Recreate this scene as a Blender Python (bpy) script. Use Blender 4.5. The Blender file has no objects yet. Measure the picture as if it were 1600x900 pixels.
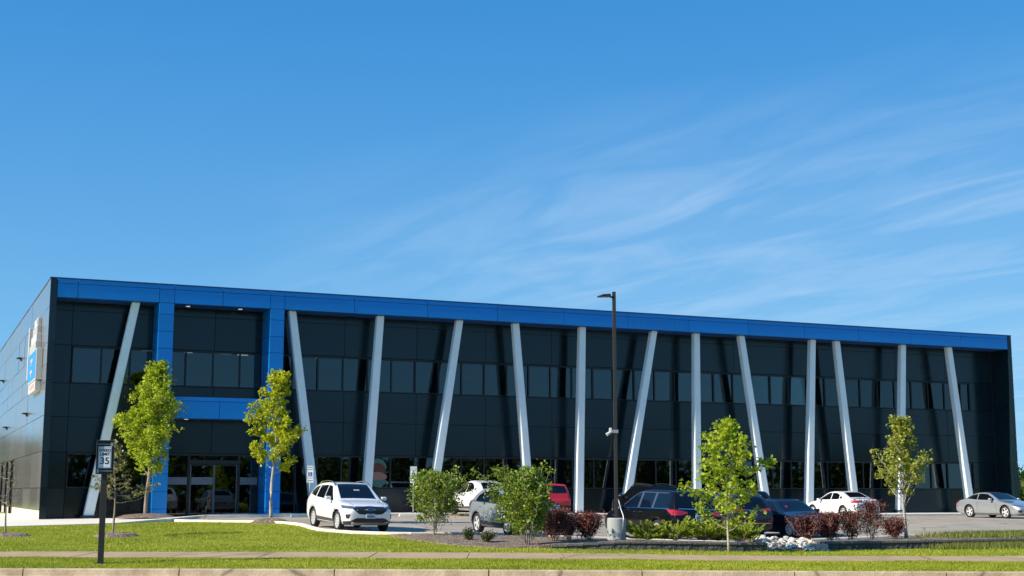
import bpy, math, random
import numpy as np
from mathutils import Vector, Matrix
from mathutils.bvhtree import BVHTree

sc = bpy.context.scene
COL = sc.collection
R = math.radians
random.seed(7)
RNG = np.random.default_rng(11)

# ------------------------------------------------------------------ camera
cam_d = bpy.data.cameras.new('camera')
cam = bpy.data.objects.new('camera', cam_d)
COL.objects.link(cam)
cam.location = (0, 0, 1.25)
cam.rotation_euler = (R(90 + 8.597), 0, 0)
cam_d.sensor_width = 36
cam_d.lens = 47.475
cam_d.clip_start = 0.2
cam_d.clip_end = 6000
sc.camera = cam

# ------------------------------------------------------------------ sun and sky
SUN_AZ, SUN_EL = 64.0, 33.0          # sun stands to the left and slightly behind the camera
b_, e_ = R(SUN_AZ), R(SUN_EL)
to_sun = Vector((-math.sin(b_) * math.cos(e_), -math.cos(b_) * math.cos(e_), math.sin(e_)))
sd = bpy.data.lights.new('sun', 'SUN')
sd.energy = 5.0
sd.angle = R(0.53)
sd.color = (1.0, 0.90, 0.74)
sun = bpy.data.objects.new('sun', sd)
COL.objects.link(sun)
sun.rotation_euler = (-to_sun).to_track_quat('-Z', 'Y').to_euler()

W = bpy.data.worlds.new('World')
sc.world = W
W.use_nodes = True
nt = W.node_tree
for n in list(nt.nodes):
    nt.nodes.remove(n)
def wn(t, **kw):
    n = nt.nodes.new(t)
    for k, v in kw.items():
        setattr(n, k, v)
    return n
sky = wn('ShaderNodeTexSky', sky_type='NISHITA', sun_disc=False, sun_elevation=e_,
         sun_rotation=math.atan2(to_sun.x, to_sun.y), altitude=250, air_density=0.6, dust_density=0.0, ozone_density=3.2)
hsv = wn('ShaderNodeHueSaturation')
hsv.inputs['Saturation'].default_value = 1.22
nt.links.new(sky.outputs[0], hsv.inputs['Color'])
# the camera's tone response to the clear sky: each channel flattened a little
spc = wn('ShaderNodeSeparateColor'); cbc = wn('ShaderNodeCombineColor')
nt.links.new(hsv.outputs[0], spc.inputs[0])
SKY_S = 0.105        # reference level of the fit below
for i, (k, g) in enumerate(((0.375, 0.56), (0.655, 0.39), (0.90, 0.236))):
    pw = wn('ShaderNodeMath', operation='POWER'); pw.inputs[1].default_value = g
    ml = wn('ShaderNodeMath', operation='MULTIPLY'); ml.inputs[1].default_value = k * SKY_S ** g / SKY_S
    nt.links.new(spc.outputs[i], pw.inputs[0]); nt.links.new(pw.outputs[0], ml.inputs[0]); nt.links.new(ml.outputs[0], cbc.inputs[i])
# thin cirrus on a flat layer high above (direction / height gives its perspective)
geo = wn('ShaderNodeTexCoord'); sep = wn('ShaderNodeSeparateXYZ')
nt.links.new(geo.outputs['Generated'], sep.inputs[0])
def wmath(op, a, b=None, clamp=False):
    n = wn('ShaderNodeMath', operation=op, use_clamp=clamp)
    for i, q in enumerate((a, b)):
        if q is None: continue
        if isinstance(q, (int, float)): n.inputs[i].default_value = q
        else: nt.links.new(q, n.inputs[i])
    return n.outputs[0]
zz_ = wmath('ADD', wmath('MAXIMUM', sep.outputs['Z'], 0.0), 0.10)
cx_ = wmath('DIVIDE', sep.outputs['X'], zz_); cy_ = wmath('DIVIDE', sep.outputs['Y'], zz_)
cmb = wn('ShaderNodeCombineXYZ'); nt.links.new(cx_, cmb.inputs[0]); nt.links.new(cy_, cmb.inputs[1])
rt = wn('ShaderNodeVectorRotate', rotation_type='Z_AXIS'); rt.inputs['Angle'].default_value = R(52)
nt.links.new(cmb.outputs[0], rt.inputs['Vector'])
mp = wn('ShaderNodeMapping'); mp.inputs['Scale'].default_value = (0.75, 2.2, 1); mp.inputs['Location'].default_value = (2.1, 0.6, 0)
nt.links.new(rt.outputs[0], mp.inputs[0])
nz = wn('ShaderNodeTexNoise'); nz.inputs['Scale'].default_value = 2.1; nz.inputs['Detail'].default_value = 11
nz.inputs['Roughness'].default_value = 0.55; nz.inputs['Distortion'].default_value = 0.95
nt.links.new(mp.outputs[0], nz.inputs['Vector'])
streak = wmath('MULTIPLY', wmath('SUBTRACT', nz.outputs[0], 0.41), 2.7, True)
nz2 = wn('ShaderNodeTexNoise'); nz2.inputs['Scale'].default_value = 0.5; nz2.inputs['Detail'].default_value = 3
nt.links.new(cmb.outputs[0], nz2.inputs['Vector'])
wob = wmath('MULTIPLY', wmath('SUBTRACT', nz2.outputs[0], 0.5), 2.2)
m1 = wmath('MULTIPLY', wmath('ADD', wmath('ADD', cx_, 0.95), wob), 0.75, True)
m2 = wmath('MULTIPLY', wmath('SUBTRACT', wmath('ADD', wmath('ADD', cy_, wmath('MULTIPLY', cx_, 0.45)), wmath('MULTIPLY', wob, 0.6)), 2.55), 1.2, True)
msk = wmath('MULTIPLY', m1, m2)
fac = wmath('MULTIPLY', wmath('ADD', wmath('MULTIPLY', streak, 0.80), 0.20), wmath('MULTIPLY', msk, 0.43))
# thin milky veil that thickens towards the horizon all round
veil = wmath('MULTIPLY', wmath('POWER', wmath('MULTIPLY', wmath('SUBTRACT', 0.36, sep.outputs['Z']), 2.78, True), 1.5), 0.50)
vm = wn('ShaderNodeMixRGB'); vm.inputs['Color2'].default_value = (0.36 / SKY_S, 0.68 / SKY_S, 0.92 / SKY_S, 1)
nt.links.new(veil, vm.inputs[0]); nt.links.new(cbc.outputs[0], vm.inputs['Color1'])
cm = wn('ShaderNodeMixRGB'); cm.inputs['Color2'].default_value = (0.58 / SKY_S, 0.76 / SKY_S, 0.97 / SKY_S, 1)
nt.links.new(fac, cm.inputs[0]); nt.links.new(vm.outputs[0], cm.inputs['Color1'])
bg = wn('ShaderNodeBackground'); bg.inputs[1].default_value = 0.076
nt.links.new(cm.outputs[0], bg.inputs[0])
wo = wn('ShaderNodeOutputWorld')
nt.links.new(bg.outputs[0], wo.inputs[0])

sc.view_settings.view_transform = 'Standard'
sc.view_settings.look = 'None'
sc.view_settings.exposure = 0.5
sc.view_settings.gamma = 1.0

# ------------------------------------------------------------------ materials
MATS = {}
def mat(name, col, rough=0.6, metal=0.0, spec=0.5, noise=None, bump=None, coat=0.0, emit=None, dark=0.0, coords='Object', coat_rough=0.03, ior=None):
    """noise=(scale, amount[, second colour]); bump=(scale, strength)"""
    if name in MATS:
        return MATS[name]
    m = bpy.data.materials.new(name); m.use_nodes = True
    t = m.node_tree; p = t.nodes['Principled BSDF']
    p.inputs['Base Color'].default_value = (*col, 1)
    p.inputs['Roughness'].default_value = rough
    p.inputs['Metallic'].default_value = metal
    p.inputs['Specular IOR Level'].default_value = spec
    if ior: p.inputs['IOR'].default_value = ior
    p.inputs['Coat Weight'].default_value = coat
    p.inputs['Coat Roughness'].default_value = coat_rough
    tc = t.nodes.new('ShaderNodeTexCoord')
    if noise:
        n = t.nodes.new('ShaderNodeTexNoise'); n.inputs['Scale'].default_value = noise[0]; n.inputs['Detail'].default_value = 8
        n.inputs['Roughness'].default_value = 0.65
        t.links.new(tc.outputs[coords], n.inputs['Vector'])
        r = t.nodes.new('ShaderNodeValToRGB')
        r.color_ramp.elements[0].position = 0.3; r.color_ramp.elements[1].position = 0.72
        a = noise[1]
        c1 = noise[2] if len(noise) > 2 else tuple(c * (1 - a) for c in col)
        c2 = noise[3] if len(noise) > 3 else tuple(min(1, c * (1 + a)) for c in col)
        r.color_ramp.elements[0].color = (*c1, 1); r.color_ramp.elements[1].color = (*c2, 1)
        t.links.new(n.outputs[0], r.inputs[0]); t.links.new(r.outputs[0], p.inputs['Base Color'])
    if bump:
        n2 = t.nodes.new('ShaderNodeTexNoise'); n2.inputs['Scale'].default_value = bump[0]; n2.inputs['Detail'].default_value = 6
        t.links.new(tc.outputs[coords], n2.inputs['Vector'])
        bm_ = t.nodes.new('ShaderNodeBump'); bm_.inputs['Strength'].default_value = bump[1]; bm_.inputs['Distance'].default_value = 0.05 if len(bump) < 3 else bump[2]
        t.links.new(n2.outputs[0], bm_.inputs['Height']); t.links.new(bm_.outputs[0], p.inputs['Normal'])
    if emit:
        p.inputs['Emission Color'].default_value = (*emit[:3], 1); p.inputs['Emission Strength'].default_value = emit[3]
    MATS[name] = m
    return m

def leaf_mat(name, c_lo, c_mid, c_hi, trans=0.35):
    m = bpy.data.materials.new(name); m.use_nodes = True
    t = m.node_tree; p = t.nodes['Principled BSDF']; out = t.nodes['Material Output']
    at = t.nodes.new('ShaderNodeAttribute'); at.attribute_name = 'tone'
    r = t.nodes.new('ShaderNodeValToRGB')
    r.color_ramp.elements[0].color = (*c_lo, 1); r.color_ramp.elements[1].color = (*c_hi, 1)
    e = r.color_ramp.elements.new(0.5); e.color = (*c_mid, 1)
    t.links.new(at.outputs['Fac'], r.inputs[0]); t.links.new(r.outputs[0], p.inputs['Base Color'])
    p.inputs['Roughness'].default_value = 0.5; p.inputs['Specular IOR Level'].default_value = 0.35
    tr = t.nodes.new('ShaderNodeBsdfTranslucent'); t.links.new(r.outputs[0], tr.inputs['Color'])
    mx_ = t.nodes.new('ShaderNodeMixShader'); mx_.inputs[0].default_value = trans
    t.links.new(p.outputs[0], mx_.inputs[1]); t.links.new(tr.outputs[0], mx_.inputs[2]); t.links.new(mx_.outputs[0], out.inputs[0])
    MATS[name] = m
    return m

def glass_mat(name, tint, ior, rough=0.015):
    m = bpy.data.materials.new(name); m.use_nodes = True
    t = m.node_tree; out = t.nodes['Material Output']
    t.nodes.remove(t.nodes['Principled BSDF'])
    tr = t.nodes.new('ShaderNodeBsdfTransparent'); tr.inputs[0].default_value = (*tint, 1)
    gl = t.nodes.new('ShaderNodeBsdfGlossy'); gl.inputs['Roughness'].default_value = rough; gl.inputs[0].default_value = (0.85, 0.97, 1.0, 1)
    fr = t.nodes.new('ShaderNodeFresnel'); fr.inputs[0].default_value = ior
    mx_ = t.nodes.new('ShaderNodeMixShader')
    t.links.new(fr.outputs[0], mx_.inputs[0]); t.links.new(tr.outputs[0], mx_.inputs[1]); t.links.new(gl.outputs[0], mx_.inputs[2])
    t.links.new(mx_.outputs[0], out.inputs[0])
    MATS[name] = m
    return m

# ------------------------------------------------------------------ mesh helpers
class MB:
    def __init__(s): s.v = []; s.f = []; s.mi = []; s.cur = 0
    def add(s, vs, fs):
        k = len(s.v); s.v += [tuple(v) for v in vs]; s.f += [tuple(k + i for i in f) for f in fs]; s.mi += [s.cur] * len(fs); return s
    def box(s, x0, x1, y0, y1, z0, z1):
        vs = [(x0, y0, z0), (x1, y0, z0), (x1, y1, z0), (x0, y1, z0), (x0, y0, z1), (x1, y0, z1), (x1, y1, z1), (x0, y1, z1)]
        return s.add(vs, [(0, 3, 2, 1), (4, 5, 6, 7), (0, 1, 5, 4), (1, 2, 6, 5), (2, 3, 7, 6), (3, 0, 4, 7)])
    def cbox(s, c, d):
        return s.box(c[0] - d[0] / 2, c[0] + d[0] / 2, c[1] - d[1] / 2, c[1] + d[1] / 2, c[2] - d[2] / 2, c[2] + d[2] / 2)
    def tube(s, pts, rad, n=8, caps=True):
        pts = [Vector(p) for p in pts]
        if not hasattr(rad, '__len__'): rad = [rad] * len(pts)
        rings = []
        for i, p in enumerate(pts):
            d = (pts[min(i + 1, len(pts) - 1)] - pts[max(i - 1, 0)]).normalized()
            a = d.cross(Vector((0, 0, 1)))
            if a.length < 1e-3: a = Vector((1, 0, 0))
            a.normalize(); b = d.cross(a)
            rings.append([p + (a * math.cos(2 * math.pi * k / n) + b * math.sin(2 * math.pi * k / n)) * rad[i] for k in range(n)])
        vs = [q for r in rings for q in r]
        fs = [(i * n + k, i * n + (k + 1) % n, (i + 1) * n + (k + 1) % n, (i + 1) * n + k) for i in range(len(pts) - 1) for k in range(n)]
        if caps: fs += [tuple(range(n - 1, -1, -1)), tuple((len(pts) - 1) * n + k for k in range(n))]
        return s.add(vs, fs)
    def lathe(s, prof, c=(0, 0, 0), n=24, axis='z'):
        vs = []; fs = []
        for r, h in prof:
            for k in range(n):
                a = 2 * math.pi * k / n
                p = (r * math.cos(a), r * math.sin(a), h)
                if axis == 'y': p = (p[0], p[2], p[1])
                vs.append((c[0] + p[0], c[1] + p[1], c[2] + p[2]))
        for i in range(len(prof) - 1):
            for k in range(n):
                fs.append((i * n + k, i * n + (k + 1) % n, (i + 1) * n + (k + 1) % n, (i + 1) * n + k))
        return s.add(vs, fs)
    def prism(s, poly, y0, y1, plane='xz'):
        n = len(poly)
        if plane == 'xz': vs = [(a, y0, b) for a, b in poly] + [(a, y1, b) for a, b in poly]
        elif plane == 'xy': vs = [(a, b, y0) for a, b in poly] + [(a, b, y1) for a, b in poly]
        else: vs = [(y0, a, b) for a, b in poly] + [(y1, a, b) for a, b in poly]
        return s.add(vs, [tuple(range(n)), tuple(range(2 * n - 1, n - 1, -1))] + [(i, i + n, (i + 1) % n + n, (i + 1) % n) for i in range(n)])
    def mesh(s, name, mats, smooth=False):
        me = bpy.data.meshes.new(name); me.from_pydata(s.v, [], s.f)
        for m in (mats if isinstance(mats, (list, tuple)) else [mats]): me.materials.append(m)
        if any(s.mi): me.polygons.foreach_set('material_index', s.mi)
        if smooth: me.polygons.foreach_set('use_smooth', [True] * len(me.polygons))
        me.update()
        return me

def fix_normals(me):
    import bmesh
    bm = bmesh.new(); bm.from_mesh(me); bmesh.ops.recalc_face_normals(bm, faces=bm.faces); bm.to_mesh(me); bm.free()

def link(name, me, parent=None, loc=None, rot=None):
    o = bpy.data.objects.new(name, me); COL.objects.link(o)
    if parent is not None: o.parent = parent
    if loc is not None: o.location = loc
    if rot is not None: o.rotation_euler = rot
    return o
def build(mb, name, mats, parent=None, smooth=False, bevel=0.0, fix=True, loc=None, rot=None):
    me = mb.mesh(name, mats, smooth)
    if fix: fix_normals(me)
    o = link(name, me, parent, loc, rot)
    if bevel:
        b = o.modifiers.new('bevel', 'BEVEL'); b.width = bevel; b.segments = 2; b.limit_method = 'ANGLE'
    return o
def tag(o, label=None, cat=None, group=None, kind=None):
    if label: o['label'] = label
    if cat: o['category'] = cat
    if group: o['group'] = group
    if kind: o['kind'] = kind
    return o
def thing(name, label, cat, loc=(0, 0, 0), rz=0.0, group=None):
    o = bpy.data.objects.new(name, None); COL.objects.link(o)
    o.location = loc; o.rotation_euler = (0, 0, rz); o.empty_display_size = 0.3
    return tag(o, label, cat, group)
def text_mesh(body, size, m, name='lettering', bold=0.0, depth=0.004):
    c = bpy.data.curves.new(name, 'FONT'); c.body = body; c.size = size; c.align_x = 'CENTER'; c.align_y = 'CENTER'
    c.extrude = depth; c.offset = bold
    o = bpy.data.objects.new(name, c); COL.objects.link(o)
    dg = bpy.context.evaluated_depsgraph_get()
    me = bpy.data.meshes.new_from_object(o.evaluated_get(dg))
    bpy.data.objects.remove(o); me.materials.clear(); me.materials.append(m)
    return me

# ------------------------------------------------------------------ terrain height
CP = np.array([(-30,29,-.33),(-11,29,-.38),(0,29,-.43),(11,29,-.48),(30,29,-.56),
(-30,33.5,-.28),(-12,33.5,-.33),(0,33.5,-.37),(12,33.5,-.44),(30,33.5,-.5),
(1,38,-.33),(7,40,-.45),(9,40.2,-.45),(15,42,-.40),(22,43,-.38),
(-7.4,50.5,0),(-6,48,-.1),(-4.5,48.7,-.19),(-1.1,46,-.16),(1.5,46,-.24),
(-10,58,.02),(-4,62,.04),(2,68,0),(10,72,-.12),(17,71,-.2),(27,75,-.2),(25,83,-.15),
(6,57,-.38),(8.3,47,-.48),(5.2,46.8,-.40),(8.0,51.5,-.5),(10.7,52.5,-.5),(15,48,-.32),(22,48,-.26),(35,60,-.25),
(-19,55,-.06),(-14,57,.0),(-30,57,-.1),(-12,45,-.17),(-12,40,-.25),(-25,45,-.2),(-9,47,-.08),(-3,42,-.26),
(-30,90,.0),(45,100,-.2),(0,110,0),(-60,60,-.1),(60,50,-.4),(-60,20,-.3),(60,20,-.6)], float)
_X = CP[:, :2]; _n = len(CP)
_K = lambda r: -np.sqrt(r * r + 9.0)
_A = _K(np.linalg.norm(_X[:, None] - _X[None], axis=2)) + np.eye(_n) * .8
_Q = np.c_[np.ones(_n), _X]
_S = np.linalg.solve(np.block([[_A, _Q], [_Q.T, np.zeros((3, 3))]]), np.r_[CP[:, 2], 0, 0, 0])
def gh(u, v):
    u = np.asarray(u, float); v = np.asarray(v, float)
    uc = np.clip(u, -50, 60); vc = np.clip(v, 20, 110)
    r = np.sqrt((uc[..., None] - _X[:, 0]) ** 2 + (vc[..., None] - _X[:, 1]) ** 2)
    z = _K(r) @ _S[:_n] + _S[_n] + _S[_n + 1] * uc + _S[_n + 2] * vc
    w = np.exp(-(np.hypot(u - uc, v - vc) / 30.0))
    return z * w + (-0.3) * (1 - w)
def g1(u, v): return float(gh(u, v))
YAW = R(24.0)
XB = np.array([math.cos(YAW), math.sin(YAW)]); YB = np.array([-math.sin(YAW), math.cos(YAW)])
def b2w(X, Y): return XB * X + YB * Y
KS = (29.89 - 29.32) / 22.0          # the road is turned a hair from square to the camera
def kerb_v(u): return 29.58 + KS * u
def lerp_poly(pts, u):
    xs = [p[0] for p in pts]; ys = [p[1] for p in pts]
    return np.interp(u, xs, ys)

def pip(poly, x, y):
    x = np.asarray(x); y = np.asarray(y); ins = np.zeros(x.shape, bool); n = len(poly)
    for i in range(n):
        x0, y0 = poly[i]; x1, y1 = poly[(i + 1) % n]
        if y0 == y1: continue
        c = ((y0 > y) != (y1 > y)) & (x < (x1 - x0) * (y - y0) / (y1 - y0) + x0)
        ins ^= c
    return ins

def strip_sheet(name, us, near, far, nv, hfun, m, kind='structure', smooth=True, skirt=None):
    """a sheet between two lines near(u) and far(u), following the ground"""
    us = np.asarray(us, float); T = np.linspace(0, 1, nv)
    U = np.repeat(us[:, None], nv, 1); N = near(us)[:, None]; F = far(us)[:, None]
    V = N + (F - N) * T[None]
    Z = hfun(U, V)
    vs = np.stack([U, V, Z], -1).reshape(-1, 3); n = len(us)
    fs = [(i * nv + j, (i + 1) * nv + j, (i + 1) * nv + j + 1, i * nv + j + 1) for i in range(n - 1) for j in range(nv - 1)]
    mb = MB(); mb.add(vs.tolist(), fs)
    if skirt:
        def wall(idx):
            k = len(mb.v); vv = [mb.v[i] for i in idx]
            mb.add(vv + [(a, b, c - skirt) for a, b, c in vv], [(i, i + 1, i + 1 + len(vv), i + len(vv)) for i in range(len(vv) - 1)])
        wall([i * nv for i in range(n)]); wall([i * nv + nv - 1 for i in range(n)])
        wall(list(range(nv))); wall([(n - 1) * nv + j for j in range(nv)])
    o = build(mb, name, m, smooth=False, fix=False)
    if smooth and not skirt: o.data.polygons.foreach_set('use_smooth', [True] * len(o.data.polygons))
    if kind: tag(o, kind=kind)
    return o

# ------------------------------------------------------------------ ground, road, path, lot
M_lawn = mat('lawn', (0.10, 0.15, 0.02), 0.9, noise=(0.55, 0, (0.16, 0.20, 0.018), (0.32, 0.33, 0.030)), bump=(28, 0.9, 0.05), spec=0.15)
M_asph = mat('lot_asphalt', (0.24, 0.22, 0.19), 0.85, noise=(0.35, 0, (0.33, 0.29, 0.225), (0.44, 0.385, 0.305)), bump=(60, 0.35, 0.01), spec=0.3)
def add_wear(m, scale, amount, crack):
    t = m.node_tree; p = t.nodes['Principled BSDF']; src = p.inputs['Base Color'].links[0].from_socket
    tc = t.nodes.new('ShaderNodeTexCoord'); mp_ = t.nodes.new('ShaderNodeMapping'); mp_.inputs['Scale'].default_value = (1, .35, 1); mp_.inputs['Rotation'].default_value = (0, 0, R(-24))
    t.links.new(tc.outputs['Object'], mp_.inputs[0])
    n = t.nodes.new('ShaderNodeTexNoise'); n.inputs['Scale'].default_value = scale; n.inputs['Detail'].default_value = 6; n.inputs['Roughness'].default_value = .7; t.links.new(mp_.outputs[0], n.inputs['Vector'])
    r = t.nodes.new('ShaderNodeValToRGB'); r.color_ramp.elements[0].position = .45; r.color_ramp.elements[1].position = .75
    r.color_ramp.elements[0].color = (1, 1, 1, 1); r.color_ramp.elements[1].color = (1 - amount,) * 3 + (1,); t.links.new(n.outputs[0], r.inputs[0])
    v = t.nodes.new('ShaderNodeTexVoronoi'); v.feature = 'DISTANCE_TO_EDGE'; v.inputs['Scale'].default_value = crack
    n3 = t.nodes.new('ShaderNodeTexNoise'); n3.inputs['Scale'].default_value = 1.5; t.links.new(tc.outputs['Object'], n3.inputs['Vector'])
    mx3 = t.nodes.new('ShaderNodeMixRGB'); mx3.inputs[0].default_value = .25; t.links.new(tc.outputs['Object'], mx3.inputs['Color1']); t.links.new(n3.outputs['Color'], mx3.inputs['Color2']); t.links.new(mx3.outputs[0], v.inputs['Vector'])
    r2 = t.nodes.new('ShaderNodeValToRGB'); r2.color_ramp.elements[0].position = 0.0; r2.color_ramp.elements[1].position = .012; r2.color_ramp.elements[0].color = (.45, .45, .45, 1); r2.color_ramp.elements[1].color = (1, 1, 1, 1); t.links.new(v.outputs['Distance'], r2.inputs[0])
    a = t.nodes.new('ShaderNodeMixRGB'); a.blend_type = 'MULTIPLY'; a.inputs[0].default_value = 1; t.links.new(src, a.inputs['Color1']); t.links.new(r.outputs[0], a.inputs['Color2'])
    b = t.nodes.new('ShaderNodeMixRGB'); b.blend_type = 'MULTIPLY'; b.inputs[0].default_value = 1; t.links.new(a.outputs[0], b.inputs['Color1']); t.links.new(r2.outputs[0], b.inputs['Color2'])
    t.links.new(b.outputs[0], p.inputs['Base Color'])
add_wear(M_asph, .35, .28, .22)
M_road = mat('road_asphalt', (0.10, 0.095, 0.09), 0.85, noise=(2.0, 0.2), bump=(60, 0.3, 0.01))
M_conc = mat('concrete', (0.78, 0.71, 0.60), 0.8, noise=(0.9, 0.10), bump=(30, 0.25, 0.01), spec=0.3)
M_path = mat('path_concrete', (0.36, 0.28, 0.22), 0.85, noise=(1.7, 0, (0.38, 0.27, 0.155), (0.50, 0.37, 0.23)), bump=(40, 0.3, 0.01), spec=0.25)
M_kerb = mat('kerb_concrete', (0.44, 0.36, 0.28), 0.85, noise=(2.2, 0, (0.40, 0.30, 0.19), (0.62, 0.50, 0.34)), bump=(20, 0.5, 0.02), spec=0.25)
add_wear(M_path, 1.2, .22, .25); add_wear(M_kerb, 2.5, .35, .25)
M_mulch = mat('mulch', (0.20, 0.16, 0.125), 0.95, noise=(7.0, 0, (0.10, 0.075, 0.06), (0.36, 0.29, 0.225)), bump=(14, 1.0, 0.08), spec=0.1)
M_white_line = mat('road_paint', (0.72, 0.70, 0.66), 0.7, noise=(9, 0.15))

rows = sorted(set([-1500, -600, -250, -120, -60, -30, -10, 5, 20] + [29.56, 29.62] + list(np.arange(30, 100, 1.0)) + [100, 110, 130, 170, 250, 400, 700, 1500]))
cols_ = sorted(set([-1500, -700, -300, -150, -90, -60, -48] + list(np.arange(-40, 61, 1.0)) + [70, 90, 130, 200, 350, 700, 1500]))
Ug, Rg = np.meshgrid(cols_, rows, indexing='ij')
Vg = Rg + KS * np.clip(Ug, -100, 100)
Zg = gh(Ug, Vg)
Zg = np.where(Rg < 29.6, gh(Ug, np.full_like(Ug, 29.6)) - 0.30, Zg)
bl = MB(); nr = len(rows)
bl.add(np.stack([Ug, Vg, Zg], -1).reshape(-1, 3).tolist(), [(i * nr + j, (i + 1) * nr + j, (i + 1) * nr + j + 1, i * nr + j + 1) for i in range(len(cols_) - 1) for j in range(nr - 1)])
go = build(bl, 'ground', M_lawn, fix=False); go.data.polygons.foreach_set('use_smooth', [True] * len(go.data.polygons)); tag(go, kind='structure')

us_road = np.concatenate([[-400, -150, -80], np.arange(-50, 61, 5.0), [90, 160, 400]])
strip_sheet('road', us_road, lambda u: 8 + KS * np.clip(u, -100, 100), lambda u: 29.17 + KS * np.clip(u, -100, 100), 6,
            lambda U, V: gh(U, np.full_like(U, 29.6)) - 0.16, M_road)

# road kerb and footpath in separate cast lengths
kerb = thing('kerb', None, None, (0, 0, 0)); tag(kerb, kind='structure')
L_ = 3.3; u0 = -10.4 - L_ * 12
for k in range(26):
    a, b = u0 + k * L_ + 0.012, u0 + (k + 1) * L_ - 0.012
    mb = MB(); N = 5; us = np.linspace(a, b, N)
    prof = [(-0.45, -0.165), (-0.045, -0.155), (-0.03, -0.14), (-0.012, -0.02), (0.012, 0.0), (0.15, 0.004), (0.15, -0.3), (-0.45, -0.3)]
    for i, u in enumerate(us):
        z = g1(u, 29.6)
        mb.v += [(float(u), kerb_v(u) + p, z + q + 0.015) for p, q in prof]
    P = len(prof)
    for i in range(N - 1):
        for j in range(P): mb.f.append((i * P + j, (i + 1) * P + j, (i + 1) * P + (j + 1) % P, i * P + (j + 1) % P)); mb.mi.append(0)
    mb.f += [tuple(range(P)), tuple((N - 1) * P + j for j in range(P - 1, -1, -1))]; mb.mi += [0, 0]
    build(mb, 'kerb_stone', M_kerb, kerb)
def path_near(u): return 33.52 + 0.0148 * np.asarray(u)
def path_far(u): return 35.95 + 0.0235 * np.asarray(u)
path = thing('path', None, None, (0, 0, 0)); tag(path, kind='structure')
for k in range(24):
    a = -27.5 + k * 2.4
    o = strip_sheet('slab', np.linspace(a + 0.012, a + 2.4 - 0.012, 4), path_near, path_far, 4, lambda U, V: gh(U, V) + 0.03 + 0.004 * math.sin(k * 2.3), M_path, kind=None, skirt=0.08)
    o.parent = path

lawn_edge = [(-40, 50.5), (-26, 51.2), (-19.7, 52.9), (-18.5, 53.9), (-15.7, 56.4), (-14.3, 58.2), (-12.3, 56.6), (-10.4, 55.8), (-8.9, 53.9), (-7.9, 51.5), (-7.3, 49.4), (-6.6, 47.6), (-5.4, 46.5), (-4.1, 46.0), (-3.4, 45.9)]
bed_far_l = [(-3.4, 45.9), (-2.1, 46.2), (-1.3, 46.4), (1.55, 45.2), (3.5, 45.5), (5.2, 45.4), (7.35, 45.4)]
bed_far_r = [(9.2, 46.6), (9.85, 47.3), (11.56, 48.4), (14.4, 49.6), (16.7, 49.9), (40, 53), (62, 58)]
lot_near = lawn_edge[5:] + bed_far_l[1:] + [(7.4, 43.0), (9.1, 43.0)] + bed_far_r
def kerbline(Y): return lambda u: (Y + 0.4067366 * np.asarray(u)) / 0.9135455
us_lot = np.concatenate([np.arange(-14.3, 30, 0.5), np.arange(30, 62, 2.0)])
strip_sheet('parking_lot', us_lot, lambda u: lerp_poly(lot_near, u), lambda u: kerbline(64.15)(u), 90, lambda U, V: gh(U, V) + 0.02, M_asph)
# pavement along the building front and round the left corner
def sm(x, a, b): t = np.clip((x - a) / (b - a), 0, 1); return t * t * (3 - 2 * t)
strip_sheet('pavement', np.arange(-42, -14.2, 0.55), lambda u: lerp_poly(lawn_edge, u), lambda u: np.where(u < -21.6, 80.0 + 0 * u, kerbline(67.8)(u)), 26,
            lambda U, V: gh(U, V) + 0.03 + 0.11 * sm(U, -16.5, -14.4), M_conc, skirt=0.2)
strip_sheet('pavement', np.concatenate([np.arange(-14.25, 34.5, 0.6), [45, 60]]), kerbline(64.0), kerbline(67.8), 8, lambda U, V: gh(U, V) + 0.14, M_conc, skirt=0.2)

def sweep_kerb(name, pts, w, h, m, drop=0.2, hf=gh):
    """a low kerb that follows a polyline on the ground"""
    P = []
    for i in range(len(pts) - 1):
        n = max(1, int(math.dist(pts[i], pts[i + 1]) / 0.4))
        for k in range(n): t = k / n; P.append((pts[i][0] * (1 - t) + pts[i + 1][0] * t, pts[i][1] * (1 - t) + pts[i + 1][1] * t))
    P.append(pts[-1]); mb = MB(); n = len(P)
    for i, p in enumerate(P):
        q0, q1 = P[max(i - 1, 0)], P[min(i + 1, n - 1)]; d = Vector((q1[0] - q0[0], q1[1] - q0[1])).normalized(); nn = Vector((-d.y, d.x))
        z = float(hf(p[0], p[1]))
        for s_, zz in ((-w / 2, -drop), (-w / 2, h - .015), (-w / 2 + .015, h), (w / 2 - .015, h), (w / 2, h - .015), (w / 2, -drop)):
            mb.v.append((p[0] + nn.x * s_, p[1] + nn.y * s_, z + zz))
    for i in range(n - 1):
        for j in range(6): mb.f.append((i * 6 + j, (i + 1) * 6 + j, (i + 1) * 6 + (j + 1) % 6, i * 6 + (j + 1) % 6)); mb.mi.append(0)
    mb.f += [tuple(range(6)), tuple((n - 1) * 6 + j for j in range(6))]; mb.mi += [0, 0]
    return tag(build(mb, name, m), kind='structure')
sweep_kerb('parking_kerb', [(a, b + 0.05) for a, b in lawn_edge[5:]] + bed_far_l, 0.16, 0.10, M_conc)
sweep_kerb('parking_kerb', bed_far_r[:-1], 0.16, 0.10, M_conc)

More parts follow.
